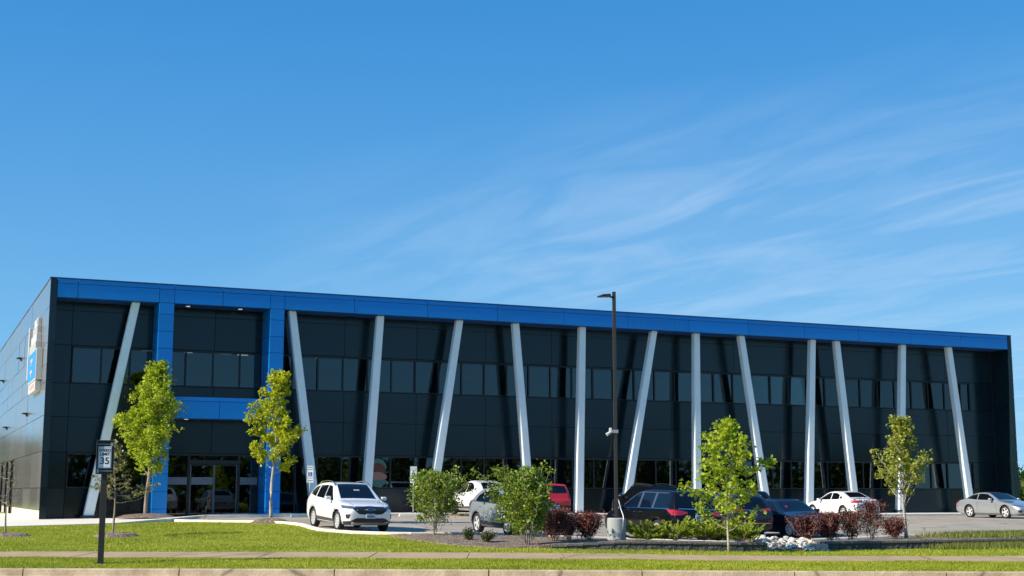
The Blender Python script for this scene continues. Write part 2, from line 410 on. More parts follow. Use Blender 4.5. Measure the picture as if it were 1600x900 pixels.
# painted stall lines
def stall_line(x0, y0, x1, y1, w=0.10):
    mb = MB(); n = 10
    d = Vector((x1 - x0, y1 - y0)).normalized(); nn = Vector((-d.y, d.x)) * w / 2
    for i in range(n + 1):
        t = i / n; X = x0 + (x1 - x0) * t; Y = y0 + (y1 - y0) * t
        for s_ in (-1, 1):
            p = b2w(X + nn.x * s_, Y + nn.y * s_); mb.v.append((p[0], p[1], g1(*p) + 0.0275))
    for i in range(n): mb.f.append((2 * i, 2 * i + 1, 2 * i + 3, 2 * i + 2)); mb.mi.append(0)
    return build(mb, 'stall_marking', M_white_line, lot_marks)
lot_marks = tag(thing('stall_markings', None, None), kind='structure')
for k in range(15):
    X = 19.0 + k * 2.76
    stall_line(X, 58.9, X, 63.8)
for k in range(11):
    X = 15.8 + k * 2.76
    if X > 30.5: stall_line(X, 41.8 + 0.02 * k, X, 46.6)
    else: stall_line(X, 43.6 if X < 24 else 40.8, X, 47.6)

# ------------------------------------------------------------------ planting beds, retaining walls, rocks
M_wall = mat('wall_block', (0.055, 0.06, 0.06), 0.9, noise=(5, 0, (0.03, 0.036, 0.036), (0.12, 0.125, 0.12)), bump=(18, 1.0, 0.05))
M_cap = mat('wall_cap', (0.13, 0.125, 0.115), 0.9, noise=(5, 0.3), bump=(18, 0.7, 0.03))
wl = [(0.2, 38.65), (3.6, 39.0), (7.35, 39.65)]
wr_ = [(9.2, 40.6), (12.6, 41.5), (15.7, 42.1), (24, 43.8)]
def bed_off(U, V, wall, side):
    U = np.asarray(U, float); V = np.asarray(V, float)
    near = lerp_poly(wall, U)
    hw = 0.03 + 0.22 * (np.clip(U / 3.2, 0, 1) if side == 'l' else 1.0)
    return 0.04 + (hw - 0.04) * np.clip(1 - (V - near) / 6.5, 0, 1)
def bedz_l(U, V): return gh(U, V) + bed_off(U, V, wl, 'l')
def bedz_r(U, V): return gh(U, V) + bed_off(U, V, wr_, 'r')
bed_near_l = [(-4.1, 45.3), (-3.17, 42.9), (-1.87, 40.4), (-.7, 38.9), (.2, 38.70), (7.35, 39.7)]
bump_ = lambda U, V: 0.012 * np.sin(U * 7.1 + 3 * np.sin(V * 4.3)) + 0.010 * np.sin(V * 9.7 + U * 3)
strip_sheet('planting_bed', np.arange(-4.05, 7.36, 0.15), lambda u: lerp_poly(bed_near_l, u) + 0.05 * np.sin(u * 5), lambda u: lerp_poly(bed_far_l + [(9, 45.4)], np.maximum(u, -3.4)) - 0.09, 50, lambda U, V: bedz_l(U, V) + bump_(U, V), M_mulch, skirt=0.25)
strip_sheet('planting_bed', np.arange(9.2, 24.1, 0.2), lambda u: lerp_poly(wr_, u) + 0.05, lambda u: lerp_poly(bed_far_r, u) - 0.09, 46, lambda U, V: bedz_r(U, V) + bump_(U, V), M_mulch, skirt=0.25)

def retaining_wall(label, line, side, step):
    p0 = line[0]; w = thing('retaining_wall', label, 'wall', (p0[0], p0[1], g1(*p0)))
    Ls = [0]
    for i in range(len(line) - 1): Ls.append(Ls[-1] + math.dist(line[i], line[i + 1]))
    def at(s): return np.array([np.interp(s, Ls, [p[0] for p in line]), np.interp(s, Ls, [p[1] for p in line])])
    n = int(Ls[-1] / step)
    bm_ = {}
    for k in range(n):
        a, b = at(k * step), at((k + 1) * step); c = (a + b) / 2; ang = math.atan2(b[1] - a[1], b[0] - a[0])
        hw = float(bed_off(c[0], lerp_poly(line, c[0]), line, side)); z = g1(*c)
        if hw < 0.09: continue
        h = max(0.06, hw + 0.12 - 0.06)
        key = (round(h, 2), k % 4)
        if key not in bm_:
            mb = MB(); s2 = (step - 0.012) / 2; r = random.Random(k)
            # split-face front: a few uneven facets
            N = 5; xs = np.linspace(-s2, s2, N); zs = np.linspace(-0.12, key[0] - 0.12, 4)
            vs = [(float(x), -0.13 - (r.uniform(0, 0.03) if 0 < i < N - 1 and 0 < j < 3 else 0), float(zz)) for i, x in enumerate(xs) for j, zz in enumerate(zs)]
            fs = [(i * 4 + j, (i + 1) * 4 + j, (i + 1) * 4 + j + 1, i * 4 + j + 1) for i in range(N - 1) for j in range(3)]
            mb.add(vs, fs); mb.add([(-s2, .13, -.12), (s2, .13, -.12), (s2, .13, key[0] - .12), (-s2, .13, key[0] - .12), (-s2, -.13, -.12), (s2, -.13, -.12), (s2, -.13, key[0] - .12), (-s2, -.13, key[0] - .12)],
                                   [(0, 1, 2, 3), (0, 4, 7, 3), (1, 5, 6, 2), (3, 2, 6, 7), (0, 1, 5, 4)])
            bm_[key] = mb.mesh('wall_block', M_wall)
            cb = MB(); cb.box(-s2, s2, -0.165, 0.14, 0, 0.055); bm_[(key, 'c')] = cb.mesh('cap_stone', M_cap)
        jit = random.uniform(-0.008, 0.008)
        link('wall_block', bm_[key], w, (c[0] - p0[0], c[1] - p0[1] + jit, z - g1(*p0)), (0, 0, ang))
        link('cap_stone', bm_[(key, 'c')], w, (c[0] - p0[0], c[1] - p0[1] + jit, z - g1(*p0) + h - 0.12 + 0.001), (0, 0, ang))
    return w
retaining_wall('low dark block retaining wall in front of the juniper bed, left of the white rocks', wl, 'l', 0.45)
retaining_wall('low dark block retaining wall running off to the right of the white rocks', wr_, 'r', 0.45)

M_rock = mat('pale_rock', (0.72, 0.66, 0.56), 0.85, noise=(6, 0.28), bump=(20, 0.6, 0.03))
M_rockp = mat('pinkish_rock', (0.5, 0.36, 0.29), 0.85, noise=(6, 0.25), bump=(20, 0.6, 0.03))
rock_bed = strip_sheet('rock_channel', np.arange(7.4, 9.25, 0.1), lambda u: 39.9 + 0.25 * (u - 7.4), lambda u: 43.6 + 0 * u, 26, lambda U, V: gh(U, V) + 0.02 + 0.24 * np.clip((V - 40.1) / 3.2, 0, 1) ** .8 + 0.03 * np.sin((U - 7.4) * 3.1), M_mulch, skirt=.25)
def rock_mesh(seed):
    r = random.Random(seed); mb = MB(); n = 7; prof = [(-.5, .35), (-.2, .85), (.15, 1.0), (.5, .7), (.62, .3)]
    vs = [(0, 0, -.55)]; 
    for z, q in prof:
        for k in range(n):
            a = 2 * math.pi * k / n + r.uniform(-.25, .25); qq = q * r.uniform(.75, 1.15); vs.append((qq * math.cos(a), qq * .8 * math.sin(a), z * .75 + r.uniform(-.08, .08)))
    vs.append((0, 0, .55)); fs = [(0, 1 + (k + 1) % n, 1 + k) for k in range(n)]
    for i in range(4): fs += [(1 + i * n + k, 1 + i * n + (k + 1) % n, 1 + (i + 1) * n + (k + 1) % n, 1 + (i + 1) * n + k) for k in range(n)]
    e = len(vs) - 1; fs += [(1 + 4 * n + k, 1 + 4 * n + (k + 1) % n, e) for k in range(n)]
    mb.add(vs, fs); return mb
rockm = [rock_mesh(s).mesh('rock', M_rock) for s in range(6)]
rng = random.Random(5)
placed = []
while len(placed) < 130 and rng.random() < .9999:
    u = rng.uniform(7.4, 9.25); v = rng.uniform(40.0, 43.5); s_ = rng.uniform(0.055, 0.12)
    if any(math.hypot(u - a, v - b_q) < .8 * (s_ + c_q) for a, b_q, c_q in placed): continue
    placed.append((u, v, s_)); zr_ = g1(u, v) + 0.02 + 0.24 * min(1, max(0, (v - 40.1) / 3.2)) ** .8 + 0.03 * math.sin((u - 7.4) * 3.1)
    o = link('rock', rockm[len(placed) % 6], rock_bed, (u, v, zr_ + s_ * .28), (rng.uniform(-.4, .4), rng.uniform(-.4, .4), rng.uniform(0, 6))); o.scale = (s_ * rng.uniform(1, 1.4), s_, s_ * rng.uniform(.7, 1))
b = MB(); b.box(-.2, .2, -.16, .16, -.1, .2)
tag(build(b, 'boulder', M_rockp, bevel=0.04, loc=(9.05, 40.35, g1(9.05, 40.35)), rot=(0, 0, .2)), 'squared pinkish stone block at the right edge of the white rocks', 'boulder')

# ------------------------------------------------------------------ grass blades
M_grass = leaf_mat('grass_blade', (0.18, 0.225, 0.014), (0.35, 0.40, 0.024), (0.55, 0.53, 0.07), 0.35)
def blades(name, U, V, Z, h, w, m, lean=0.5, tone=None):
    n = len(U); a = RNG.uniform(0, 2 * np.pi, n); H_ = h * RNG.uniform(.6, 1.3, n); Wd = w * RNG.uniform(.7, 1.3, n)
    la = RNG.uniform(0, 2 * np.pi, n); ln = RNG.uniform(0, lean, n) * H_
    P = np.zeros((n, 3, 3))
    P[:, 0] = np.c_[U - np.cos(a) * Wd / 2, V - np.sin(a) * Wd / 2, Z - .01]
    P[:, 1] = np.c_[U + np.cos(a) * Wd / 2, V + np.sin(a) * Wd / 2, Z - .01]
    P[:, 2] = np.c_[U + np.cos(la) * ln, V + np.sin(la) * ln, Z + H_]
    return tri_mesh(name, P.reshape(-1, 3), 3, m, tone)
def tri_mesh(name, V, k, m, tone=None):
    n = len(V) // k; me = bpy.data.meshes.new(name)
    me.vertices.add(len(V)); me.vertices.foreach_set('co', V.astype(np.float32).ravel())
    me.loops.add(len(V)); me.loops.foreach_set('vertex_index', np.arange(len(V), dtype=np.int32))
    me.polygons.add(n); me.polygons.foreach_set('loop_start', np.arange(0, len(V), k, dtype=np.int32)); me.polygons.foreach_set('loop_total', np.full(n, k, dtype=np.int32))
    at = me.attributes.new('tone', 'FLOAT', 'FACE')
    if tone is None: tone = np.clip(RNG.normal(.5, .22, n), 0, 1)
    at.data.foreach_set('value', tone.astype(np.float32)); me.materials.append(m); me.update(); me.validate()
    return me
n = 150000
U = RNG.uniform(-15, 15, n); V = 29.76 + KS * U + RNG.random(n) ** 0.9 * (3.9)
ok = (V < path_near(U) + .03) & (np.abs(U) < V * .42); U1, V1 = U[ok], V[ok]
n = 330000
U = RNG.uniform(-25, 23, n); V = RNG.uniform(35.9, 58.5, n)
lim = np.where(U < -4.1, lerp_poly(lawn_edge, U), np.where(U < 7.35, lerp_poly(bed_near_l, U), np.where(U < 9.2, 39.9 + .2 * (U - 7.35), lerp_poly(wr_, U) - .1)))
keep = np.clip(1.35 - (V - 36) / 30, .25, 1)
ok = (V > path_far(U) - .03) & (V < lim) & (np.abs(U) < V * .42) & (RNG.random(len(U)) < keep); U2, V2 = U[ok], V[ok]
Ua = np.r_[U1, U2]; Va = np.r_[V1, V2]
patch_h = 0.8 + 0.35 * np.sin(Ua * 1.3 + 2 * np.sin(Va * .9)) * np.sin(Va * 1.7 + Ua * .4)
tone_g = .5 + .17 * np.sin(Ua * .9 + 1.7 * np.sin(Va * .6)) * np.sin(Va * 1.1 + Ua * .3) + .12 * np.sin(Ua * 3.1 + Va * 2.3) * np.sin(Va * 4.7 - Ua) + RNG.normal(0, .17, len(Ua))
tag(link('grass', blades('grass', Ua, Va, gh(Ua, Va), 0.05 * patch_h, 0.022, M_grass, 0.8, np.clip(tone_g, 0, 1))), 'short bright green grass of the lawn and the verge beside the footpath', 'grass', kind='stuff')
# taller ragged grass in front of and on the right wall bed
n = 16000; U = RNG.uniform(12.0, 22, n); V = lerp_poly(wr_, U) - .15 - np.abs(RNG.normal(0, .55, n)); dens = RNG.random(n) < sm(U, 12, 14.5)
U3, V3 = U[dens], V[dens]; Z3 = gh(U3, V3)
M_tall = leaf_mat('tall_grass_blade', (0.10, 0.15, 0.02), (0.19, 0.22, 0.035), (0.34, 0.32, 0.09), 0.4)
n = 14000; U = RNG.uniform(13.6, 23.5, n); V = RNG.uniform(42.5, 50.2, n); ok = (V > lerp_poly(wr_, U) + .2) & (V < lerp_poly(bed_far_r, U) - .1) & (RNG.random(n) < sm(U, 13.6, 15.5)); U4, V4 = U[ok], V[ok]
tag(link('tall_grass', blades('tall_grass', np.r_[U3, U4], np.r_[V3, V4], np.r_[Z3, bedz_r(U4, V4)], 0.17, 0.028, M_tall, 0.7)), 'ragged taller yellow green grass around the right retaining wall', 'grass', kind='stuff')

# ------------------------------------------------------------------ the office building
XL, YF = 5.72, 66.31
bp = b2w(XL, YF)
BUILD = thing('office_building', 'long two-storey black building with bright blue roof band and slanted pale columns', 'building', (bp[0], bp[1], 0), YAW)
def lx(X): return X - XL
M_dark = mat('black_panel', (0.006, 0.016, 0.021), 0.17, noise=(0.6, 0.10), bump=(0.5, 0.03, 0.02), spec=0.5, ior=1.45)
M_core = mat('panel_joint', (0.006, 0.007, 0.008), 0.9)
M_blue = mat('blue_panel', (0.001, 0.225, 0.66), 0.32, noise=(0.5, 0.05), spec=0.45)
M_silver = mat('silver_panel', (0.34, 0.335, 0.325), 0.15, metal=0.6, noise=(0.5, 0.05), bump=(0.35, 0.05, 0.02))
M_colm = mat('pale_column', (0.78, 0.87, 0.86), 0.7, spec=.2, metal=0.0, noise=(1.0, 0.05))
M_frame = mat('window_frame', (0.008, 0.010, 0.013), 0.4)
M_glass = glass_mat('window_glass', (0.40, 0.46, 0.46), 1.68)
M_glassd = glass_mat('ground_floor_glass', (0.25, 0.27, 0.27), 1.75)
M_base = mat('base_concrete', (0.50, 0.47, 0.42), 0.85, noise=(3, 0.2), bump=(20, 0.3, 0.01))
M_inner = mat('interior_wall', (0.10, 0.10, 0.11), 0.9)
M_ceil = mat('interior_ceiling', (0.22, 0.22, 0.22), 0.9)
M_lamp = mat('lit_lamp', (1, .95, .85), 0.5, emit=(1.0, .93, .8, 1.1))
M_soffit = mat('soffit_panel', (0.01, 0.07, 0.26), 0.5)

XR = 64.90; DW = 1.6; DEP = 46.0; HT = 11.25
# unseen body of the building: roof, back and right walls, floors, spandrel backing
core = MB()
def cb(X0, X1, y0, y1, z0, z1, m=0): core.cur = m; core.box(lx(X0), lx(X1), y0, y1, z0, z1)
cb(XL + .06, XR - .02, .12, DEP, 10.95, 11.18)              # roof
cb(XL + .06, XR - .02, DEP - .3, DEP, -.5, 10.95)            # back
cb(XR - .32, XR - .02, DW + .2, DEP - .3, -.5, 10.95)         # right
cb(XL + .06, XL + .30, .12, DEP - .3, -.5, 10.95)             # left
cb(XL + .30, XR - .32, DW + .05, DW + .25, 8.24, 10.95)        # backing above upper windows
cb(XL + .30, XR - .32, DW + .05, DW + .25, 3.16, 6.43)         # spandrel
cb(XL + .30, 11.5, DW + .05, DW + .25, -.5, 1.43)
cb(19.3, XR - .32, DW + .05, DW + .25, -.5, 1.43)
cb(XL + .30, 7.03, DW + .05, DW + .25, 6.43, 8.24); cb(XL + .30, 7.03, DW + .05, DW + .25, 1.43, 3.16)
cb(62.68, XR - .32, DW + .05, DW + .25, 6.43, 8.24); cb(62.68, XR - .32, DW + .05, DW + .25, 1.43, 3.16)
cb(XL + .30, XR - .32, DW + .25, 10, 4.2, 4.5, 1)              # first floor slab
cb(XL + .30, XR - .32, DW + .25, 10, 8.62, 8.7, 2)             # ceiling upstairs
cb(XL + .30, XR - .32, DW + .25, 10, 3.30, 3.36, 2)            # ceiling downstairs
cb(XL + .30, XR - .32, 10, 10.2, -.3, 10.95, 1)                # back partition
cb(XL + .30, XR - .32, DW + .25, 10, -.3, .02, 1)
for X in (16.6, 27, 36.8, 45, 54.5): cb(X, X + .15, DW + .9, 10, .02, 8.6, 1)
build(core, 'wall', [M_core, M_inner, M_ceil], BUILD, fix=True)

_cache = {}
def vary(m, lo, hi, tone):
    """each panel its own sheen and a slightly different batch tone, plus faint rain streaks"""
    t = m.node_tree; p = t.nodes['Principled BSDF']; oi = t.nodes.new('ShaderNodeObjectInfo')
    mr = t.nodes.new('ShaderNodeMapRange'); mr.inputs['To Min'].default_value = lo; mr.inputs['To Max'].default_value = hi
    t.links.new(oi.outputs['Random'], mr.inputs['Value'])
    tc = t.nodes.new('ShaderNodeTexCoord'); mp_ = t.nodes.new('ShaderNodeMapping'); mp_.inputs['Scale'].default_value = (9, 9, .35); t.links.new(tc.outputs['Object'], mp_.inputs[0])
    ns = t.nodes.new('ShaderNodeTexNoise'); ns.inputs['Scale'].default_value = 1.0; ns.inputs['Detail'].default_value = 5; t.links.new(mp_.outputs[0], ns.inputs['Vector'])
    ad_ = t.nodes.new('ShaderNodeMath'); ad_.operation = 'MULTIPLY_ADD'; ad_.inputs[1].default_value = .10; t.links.new(ns.outputs[0], ad_.inputs[0]); t.links.new(mr.outputs[0], ad_.inputs[2]); t.links.new(ad_.outputs[0], p.inputs['Roughness'])
    src = p.inputs['Base Color'].links[0].from_socket
    m2_ = t.nodes.new('ShaderNodeMapRange'); m2_.inputs['To Min'].default_value = 1 - tone; m2_.inputs['To Max'].default_value = 1 + tone; t.links.new(oi.outputs['Random'], m2_.inputs['Value'])
    vm_ = t.nodes.new('ShaderNodeVectorMath'); vm_.operation = 'SCALE'; t.links.new(src, vm_.inputs[0]); t.links.new(m2_.outputs[0], vm_.inputs['Scale']); t.links.new(vm_.outputs[0], p.inputs['Base Color'])
vary(M_dark, .07, .17, .35); vary(M_blue, .22, .34, .06); vary(M_silver, .08, .18, .05)
def slab(name, X0, X1, z0, z1, yf, m, t=0.05, gap=0.009, parent=None, bev=0.004):
    key = (name, round(X1 - X0, 2), round(z1 - z0, 2), m.name, t)
    if key not in _cache:
        mb = MB(); w, h = (X1 - X0) - 2 * gap, (z1 - z0) - 2 * gap; e = bev
        # front face with a small chamfer so that each panel catches its own edge
        vs = [(-w/2 + e, 0, -h/2 + e), (w/2 - e, 0, -h/2 + e), (w/2 - e, 0, h/2 - e), (-w/2 + e, 0, h/2 - e),
              (-w/2, e, -h/2), (w/2, e, -h/2), (w/2, e, h/2), (-w/2, e, h/2), (-w/2, t, -h/2), (w/2, t, -h/2), (w/2, t, h/2), (-w/2, t, h/2)]
        mb.add(vs, [(0, 1, 2, 3)] + [(a + i, a + (i + 1) % 4, a - 4 + (i + 1) % 4, a - 4 + i) for a in (4, 8) for i in range(4)] + [(11, 10, 9, 8)])
        _cache[key] = mb.mesh(name, m)
    o = link(name, _cache[key], parent or BUILD, (lx((X0 + X1) / 2), yf, (z0 + z1) / 2))
    o.rotation_euler = (random.uniform(-1, 1) * .0022, 0, random.uniform(-1, 1) * .0022)
    return o

seams = [6.04, 6.96, 10.77, 13.85, 16.97, 20.64] + [20.64 + 4.009 * k for k in range(1, 11)] + [64.58]
# dark cladding on the recessed wall
for i in range(len(seams) - 1):
    a, b = seams[i], seams[i + 1]
    for z0, z1 in ((9.95, 10.35), (8.27, 9.95)): slab('wall_panel', a, b, z0, z1, DW, M_dark)
    if a in (10.77, 13.85):
        slab('wall_panel', a, b, 5.0, 6.43, DW, M_dark); slab('wall_panel', a, b, 3.14, 5.0, DW, M_dark)
    else:
        slab('wall_panel', a, b, 4.82, 6.43, DW, M_dark); slab('wall_panel', a, b, 3.14, 4.82, DW, M_dark)
    if b < 11 or a > 20: slab('wall_panel', a, b, -.25, 1.43, DW, M_dark)
for a, b, z0, z1 in ((6.04, 6.96, 6.43, 8.27), (6.04, 6.96, 1.43, 3.14), (62.70, 64.58, 6.43, 8.27), (62.70, 64.58, 1.43, 3.14)):
    slab('wall_panel', a, b, z0, z1, DW, M_dark)
slab('wall_panel', 19.32, 20.64, -.25, 1.43, DW, M_dark)

# windows
def window(X0, X1, z0, z1, glass, head=.09, door=False, y=DW):
    f = MB(); m_ = .038
    f.box(X0 - (X0 + X1) / 2, X0 - (X0 + X1) / 2 + m_, 0, .12, z0, z1); f.box((X1 - X0) / 2 - m_, (X1 - X0) / 2, 0, .12, z0, z1)
    f.box(-(X1 - X0) / 2 + m_, (X1 - X0) / 2 - m_, .002, .12, z1 - head, z1); f.box(-(X1 - X0) / 2 + m_, (X1 - X0) / 2 - m_, .002, .12, z0, z0 + .055)
    key = ('w', round(X1 - X0, 3), z0, z1, glass.name)
    if key not in _cache:
        _cache[key] = f.mesh('window', M_frame)
        p = MB(); p.box(-(X1 - X0) / 2 + m_, (X1 - X0) / 2 - m_, .085, .097, z0 + .055, z1 - head); _cache[key + ('p',)] = p.mesh('pane', glass)
    w = link('door' if door else 'window', _cache[key], BUILD, (lx((X0 + X1) / 2), y, 0))
    pn = link('pane', _cache[key + ('p',)], w); pn.rotation_euler = (random.uniform(-1, 1) * .003, 0, random.uniform(-1, 1) * .004)
    return w
M_blind = mat('roller_blind', (0.16, 0.19, 0.20), .8)
def blind(X0, X1, z1, drop):
    m = MB(); m.box(lx(X0) + .05, lx(X1) - .05, DW + .20, DW + .205, z1 - drop, z1); build(m, 'blind', M_blind, BUILD)
rb = random.Random(4)
mull = [7.03 + 1.355 * k for k in range(10)] + [20.58 + 1.3342 * k for k in range(32)] + [62.68]
for a, b in zip(mull[:-1], mull[1:]):
    window(a, b, 6.44, 8.25, M_glass)
    if rb.random() < .34: blind(a, b, 8.2, rb.choice((.35, .6, .9, 1.5)))
for a, b in zip(mull[:-1], mull[1:]):
    if a < 10.5 or a > 19.2: window(a, b, 1.44, 3.13, M_glassd)
for a, b in ((17.0, 18.15), (18.15, 19.3)): window(a, b, 0.02, 3.13, M_glassd, door=True)
# entrance storefront: side lights, transom and sliding leaves
M_alu = mat('door_stile', (0.12, 0.13, 0.14), 0.35, metal=0.6)
M_frost = mat('frosted_film', (0.16, 0.19, 0.22), 0.6)
for a, b in ((11.52, 12.75), (15.28, 16.24)): window(a, b, .12, 3.13, M_glassd, door=False, y=DW)
dr = MB(); dr.box(lx(12.75), lx(15.28), DW - .06, DW + .12, 2.62, 2.82); dr.box(lx(12.75), lx(12.83), DW - .03, DW + .12, 0, 3.13); dr.box(lx(15.2), lx(15.28), DW - .03, DW + .12, 0, 3.13); dr.box(lx(12.83), lx(15.2), DW, DW + .12, 3.04, 3.13)
build(dr, 'door_frame', M_frame, BUILD)
p = MB(); p.box(lx(12.83), lx(15.2), DW + .05, DW + .062, 2.82, 3.04); build(p, 'transom', M_glassd, BUILD)
for a, b in ((12.85, 14.03), (14.03, 15.18)):
    d = MB(); d.box(lx(a), lx(a) + .05, DW + .0, DW + .05, .05, 2.6); d.box(lx(b) - .05, lx(b), DW, DW + .05, .05, 2.6)
    d.cur = 1; d.box(lx(a) + .05, lx(b) - .05, DW, DW + .05, 2.54, 2.6); d.box(lx(a) + .05, lx(b) - .05, DW, DW + .05, .05, .2)
    do = build(d, 'sliding_door', [M_alu, M_frame], BUILD)
    g = MB(); g.box(lx(a) + .05, lx(b) - .05, DW + .02, DW + .032, .2, 2.54); build(g, 'pane', M_glassd, do)
for a, b in ((11.57, 12.7), (12.92, 13.97), (15.33, 16.2)):
    g = MB(); g.box(lx(a), lx(b), DW + .008, DW + .014, 1.62, 1.98); build(g, 'frosted_band', M_frost, BUILD)

# blue fascia and the two blue piers with the band over the entrance
fs_ = [6.04, 6.97, 10.77, 11.50, 13.86, 16.25, 16.98, 20.64] + [20.64 + 4.009 * k for k in range(1, 11)] + [64.58]
for a, b in zip(fs_[:-1], fs_[1:]):
    slab('fascia_panel', a, b, 10.36, 11.03, 0, M_blue); slab('fascia_panel', a, b, 11.03, 11.25, 0, M_blue)
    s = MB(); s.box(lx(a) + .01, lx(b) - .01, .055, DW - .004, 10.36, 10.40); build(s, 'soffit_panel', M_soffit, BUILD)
m = MB(); m.box(lx(6.04), lx(64.58), .052, .12, 10.405, 11.2); build(m, 'fascia_backing', M_core, BUILD)
zs_ = [-.2, .45, 1.28, 2.12, 3.13, 3.96, 4.8, 5.63, 6.47, 7.3, 8.14, 8.97, 9.8, 10.36]
for a, b in ((10.77, 11.50), (16.25, 16.98)):
    m = MB(); m.box(lx(a) + .05, lx(b) - .05, .05, DW - .003, -.3, 10.36); build(m, 'pier', M_core, BUILD)
    for z0, z1 in zip(zs_[:-1], zs_[1:]):
        slab('pier_panel', a, b, z0, z1, 0, M_blue)
        key = ('side', round(z1 - z0, 2))
        if key not in _cache:
            q = MB(); q.box(0, .04, .055, DW - .004, -(z1 - z0) / 2 + .009, (z1 - z0) / 2 - .009); _cache[key] = q.mesh('pier_side_panel', M_blue)
        link('pier_side_panel', _cache[key], BUILD, (lx(a) + .005, 0, (z0 + z1) / 2)); link('pier_side_panel', _cache[key], BUILD, (lx(b) - .045, 0, (z0 + z1) / 2))
for a, b in ((11.50, 13.87), (13.87, 16.25)):
    for z0, z1 in ((4.78, 5.63), (5.63, 5.83)): slab('fascia_panel', a, b, z0, z1, .02, M_blue)
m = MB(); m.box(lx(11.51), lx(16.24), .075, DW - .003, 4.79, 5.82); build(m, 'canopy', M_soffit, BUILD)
for X, z in ((12.3, 10.352), (14.9, 10.352), (12.4, 4.782), (15.3, 4.782)):
    m = MB(); m.lathe([(0, .02), (.09, .02), (.11, .012), (.11, 0)], (lx(X), .75, z), 14); m.v = [(x, y, 2 * z - zz - .002) for x, y, zz in m.v]; build(m, 'downlight', mat('downlight_lens', (.6, .55, .45), .5, emit=(1, .93, .8, .35)), BUILD)

# dark end piers
for a, b in ((XL, 6.04), (64.58, XR)):
    for z0, z1 in zip([-.35, .62, 1.45, 3.13, 3.97, 4.82, 6.45, 7.3, 8.25, 9.95], [.62, 1.45, 3.13, 3.97, 4.82, 6.45, 7.3, 8.25, 9.95, 11.25]):
        slab('corner_panel', a, b, z0, z1, -.01, M_dark)
    m = MB(); m.box(lx(a) + .062, lx(b) - .03, .045, DW - .003, -.35, 11.2); build(m, 'pier', M_dark, BUILD)
# roof edge trim
m = MB(); m.box(-.02, lx(XR) + .01, -.03, .14, 11.252, 11.30); build(m, 'coping', mat('coping', (.01, .06, .22), .4), BUILD)
m = MB(); m.box(-.03, .14, .142, DEP, 11.252, 11.30); build(m, 'coping', M_silver, BUILD)

# silver side wall, seen at a glance along its length
ys = [0.0, 1.6] + [1.6 + 4.1 * k for k in range(1, 11)] + [DEP]
slits = [(17.7, 19.6), (22.0, 23.6), (26.6, 28.2)]
sk = 0
for a, b in zip(ys[:-1], ys[1:]):
    for z0, z1 in zip([.42, 1.45, 3.13, 4.80, 6.35, 7.20, 8.20, 9.90], [1.45, 3.13, 4.80, 6.35, 7.20, 8.20, 9.90, 11.25]):
        segs = [(a, b)]
        if z1 < 3.2:
            for s0, s1 in slits:
                nx = []
                for q0, q1 in segs:
                    if s1 <= q0 or s0 >= q1: nx.append((q0, q1)); continue
                    if q0 < s0: nx.append((q0, s0))
                    if s1 < q1: nx.append((s1, q1))
                segs = nx
        for q0, q1 in segs:
            if q1 - q0 < .1: continue
            key = ('sv', round(q1 - q0, 2), z0)
            if key not in _cache:
                q = MB(); q.box(0, .055, -(q1 - q0) / 2 + .012, (q1 - q0) / 2 - .012, z0 + .012, z1 - .012); _cache[key] = q.mesh('side_panel', M_silver)
            o = link('side_panel', _cache[key], BUILD, (0, (q0 + q1) / 2, 0)); o.rotation_euler = (0, random.uniform(-1, 1) * .0006, random.uniform(-1, 1) * .0025)
m = MB(); m.box(.02, .06, .01, 17.65, -.4, .41); m.box(.02, .06, 19.65, 21.95, -.4, .41); m.box(.02, .06, 23.65, 26.55, -.4, .41); m.box(.02, .06, 28.25, DEP, -.4, .41); build(m, 'base_course', M_base, BUILD)
for s0, s1 in slits:
    m = MB(); m.box(-.03, .05, s0, s0 + .07, -.1, 3.1); m.box(-.03, .05, s1 - .07, s1, -.1, 3.1); m.box(-.03, .05, s0 + .07, s1 - .07, 3.03, 3.1)
    w = build(m, 'window', M_frame, BUILD); g = MB(); g.box(.02, .035, s0 + .07, s1 - .07, -.1, 3.03); build(g, 'pane', mat('black_glass', (.004, .005, .006), .05), w)
for yy, z in ((9.6, 5.36), (15.8, 8.85), (31.0, 8.7), (25, 5.3)):
    m = MB(); m.prism([(-.30, .0), (-.22, .035), (0, .045), (0, -.16), (-.05, -.15), (-.09, -.05), (-.22, -.035)], yy - .17, yy + .17, 'xz')
    m.v = [(x, y, zz + z) for x, y, zz in m.v]; build(m, 'wall_light', M_frame, BUILD)

# slanted pale columns
colspec = [(9.73, 7.91), (17.46, 18.97), (22.17, 21.50), (26.62, 25.01), (29.90, 30.80), (33.98, 33.68), (38.56, 36.47), (41.38, 41.21),
           (44.45, 46.01), (49.55, 48.89), (51.33, 52.33), (56.39, 55.66), (60.05, 61.25)]
for t, bm in colspec:
    m = MB(); d = .21; wt, wb_ = .195, .235
    m.add([(lx(bm) - wb_, .24, -.15), (lx(bm) + wb_, .24, -.15), (lx(bm) + wb_, .66, -.15), (lx(bm) - wb_, .66, -.15),
           (lx(t) - wt, .28, 10.36), (lx(t) + wt, .28, 10.36), (lx(t) + wt, .64, 10.36), (lx(t) - wt, .64, 10.36)],
          [(0, 3, 2, 1), (4, 5, 6, 7), (0, 1, 5, 4), (1, 2, 6, 5), (2, 3, 7, 6), (3, 0, 4, 7)])
    c = build(m, 'column', M_colm, BUILD, bevel=.05)
    m = MB(); m.cbox((lx(bm), .45, .12), (.62, .56, .10)); build(m, 'foot_plate', M_frame, c)

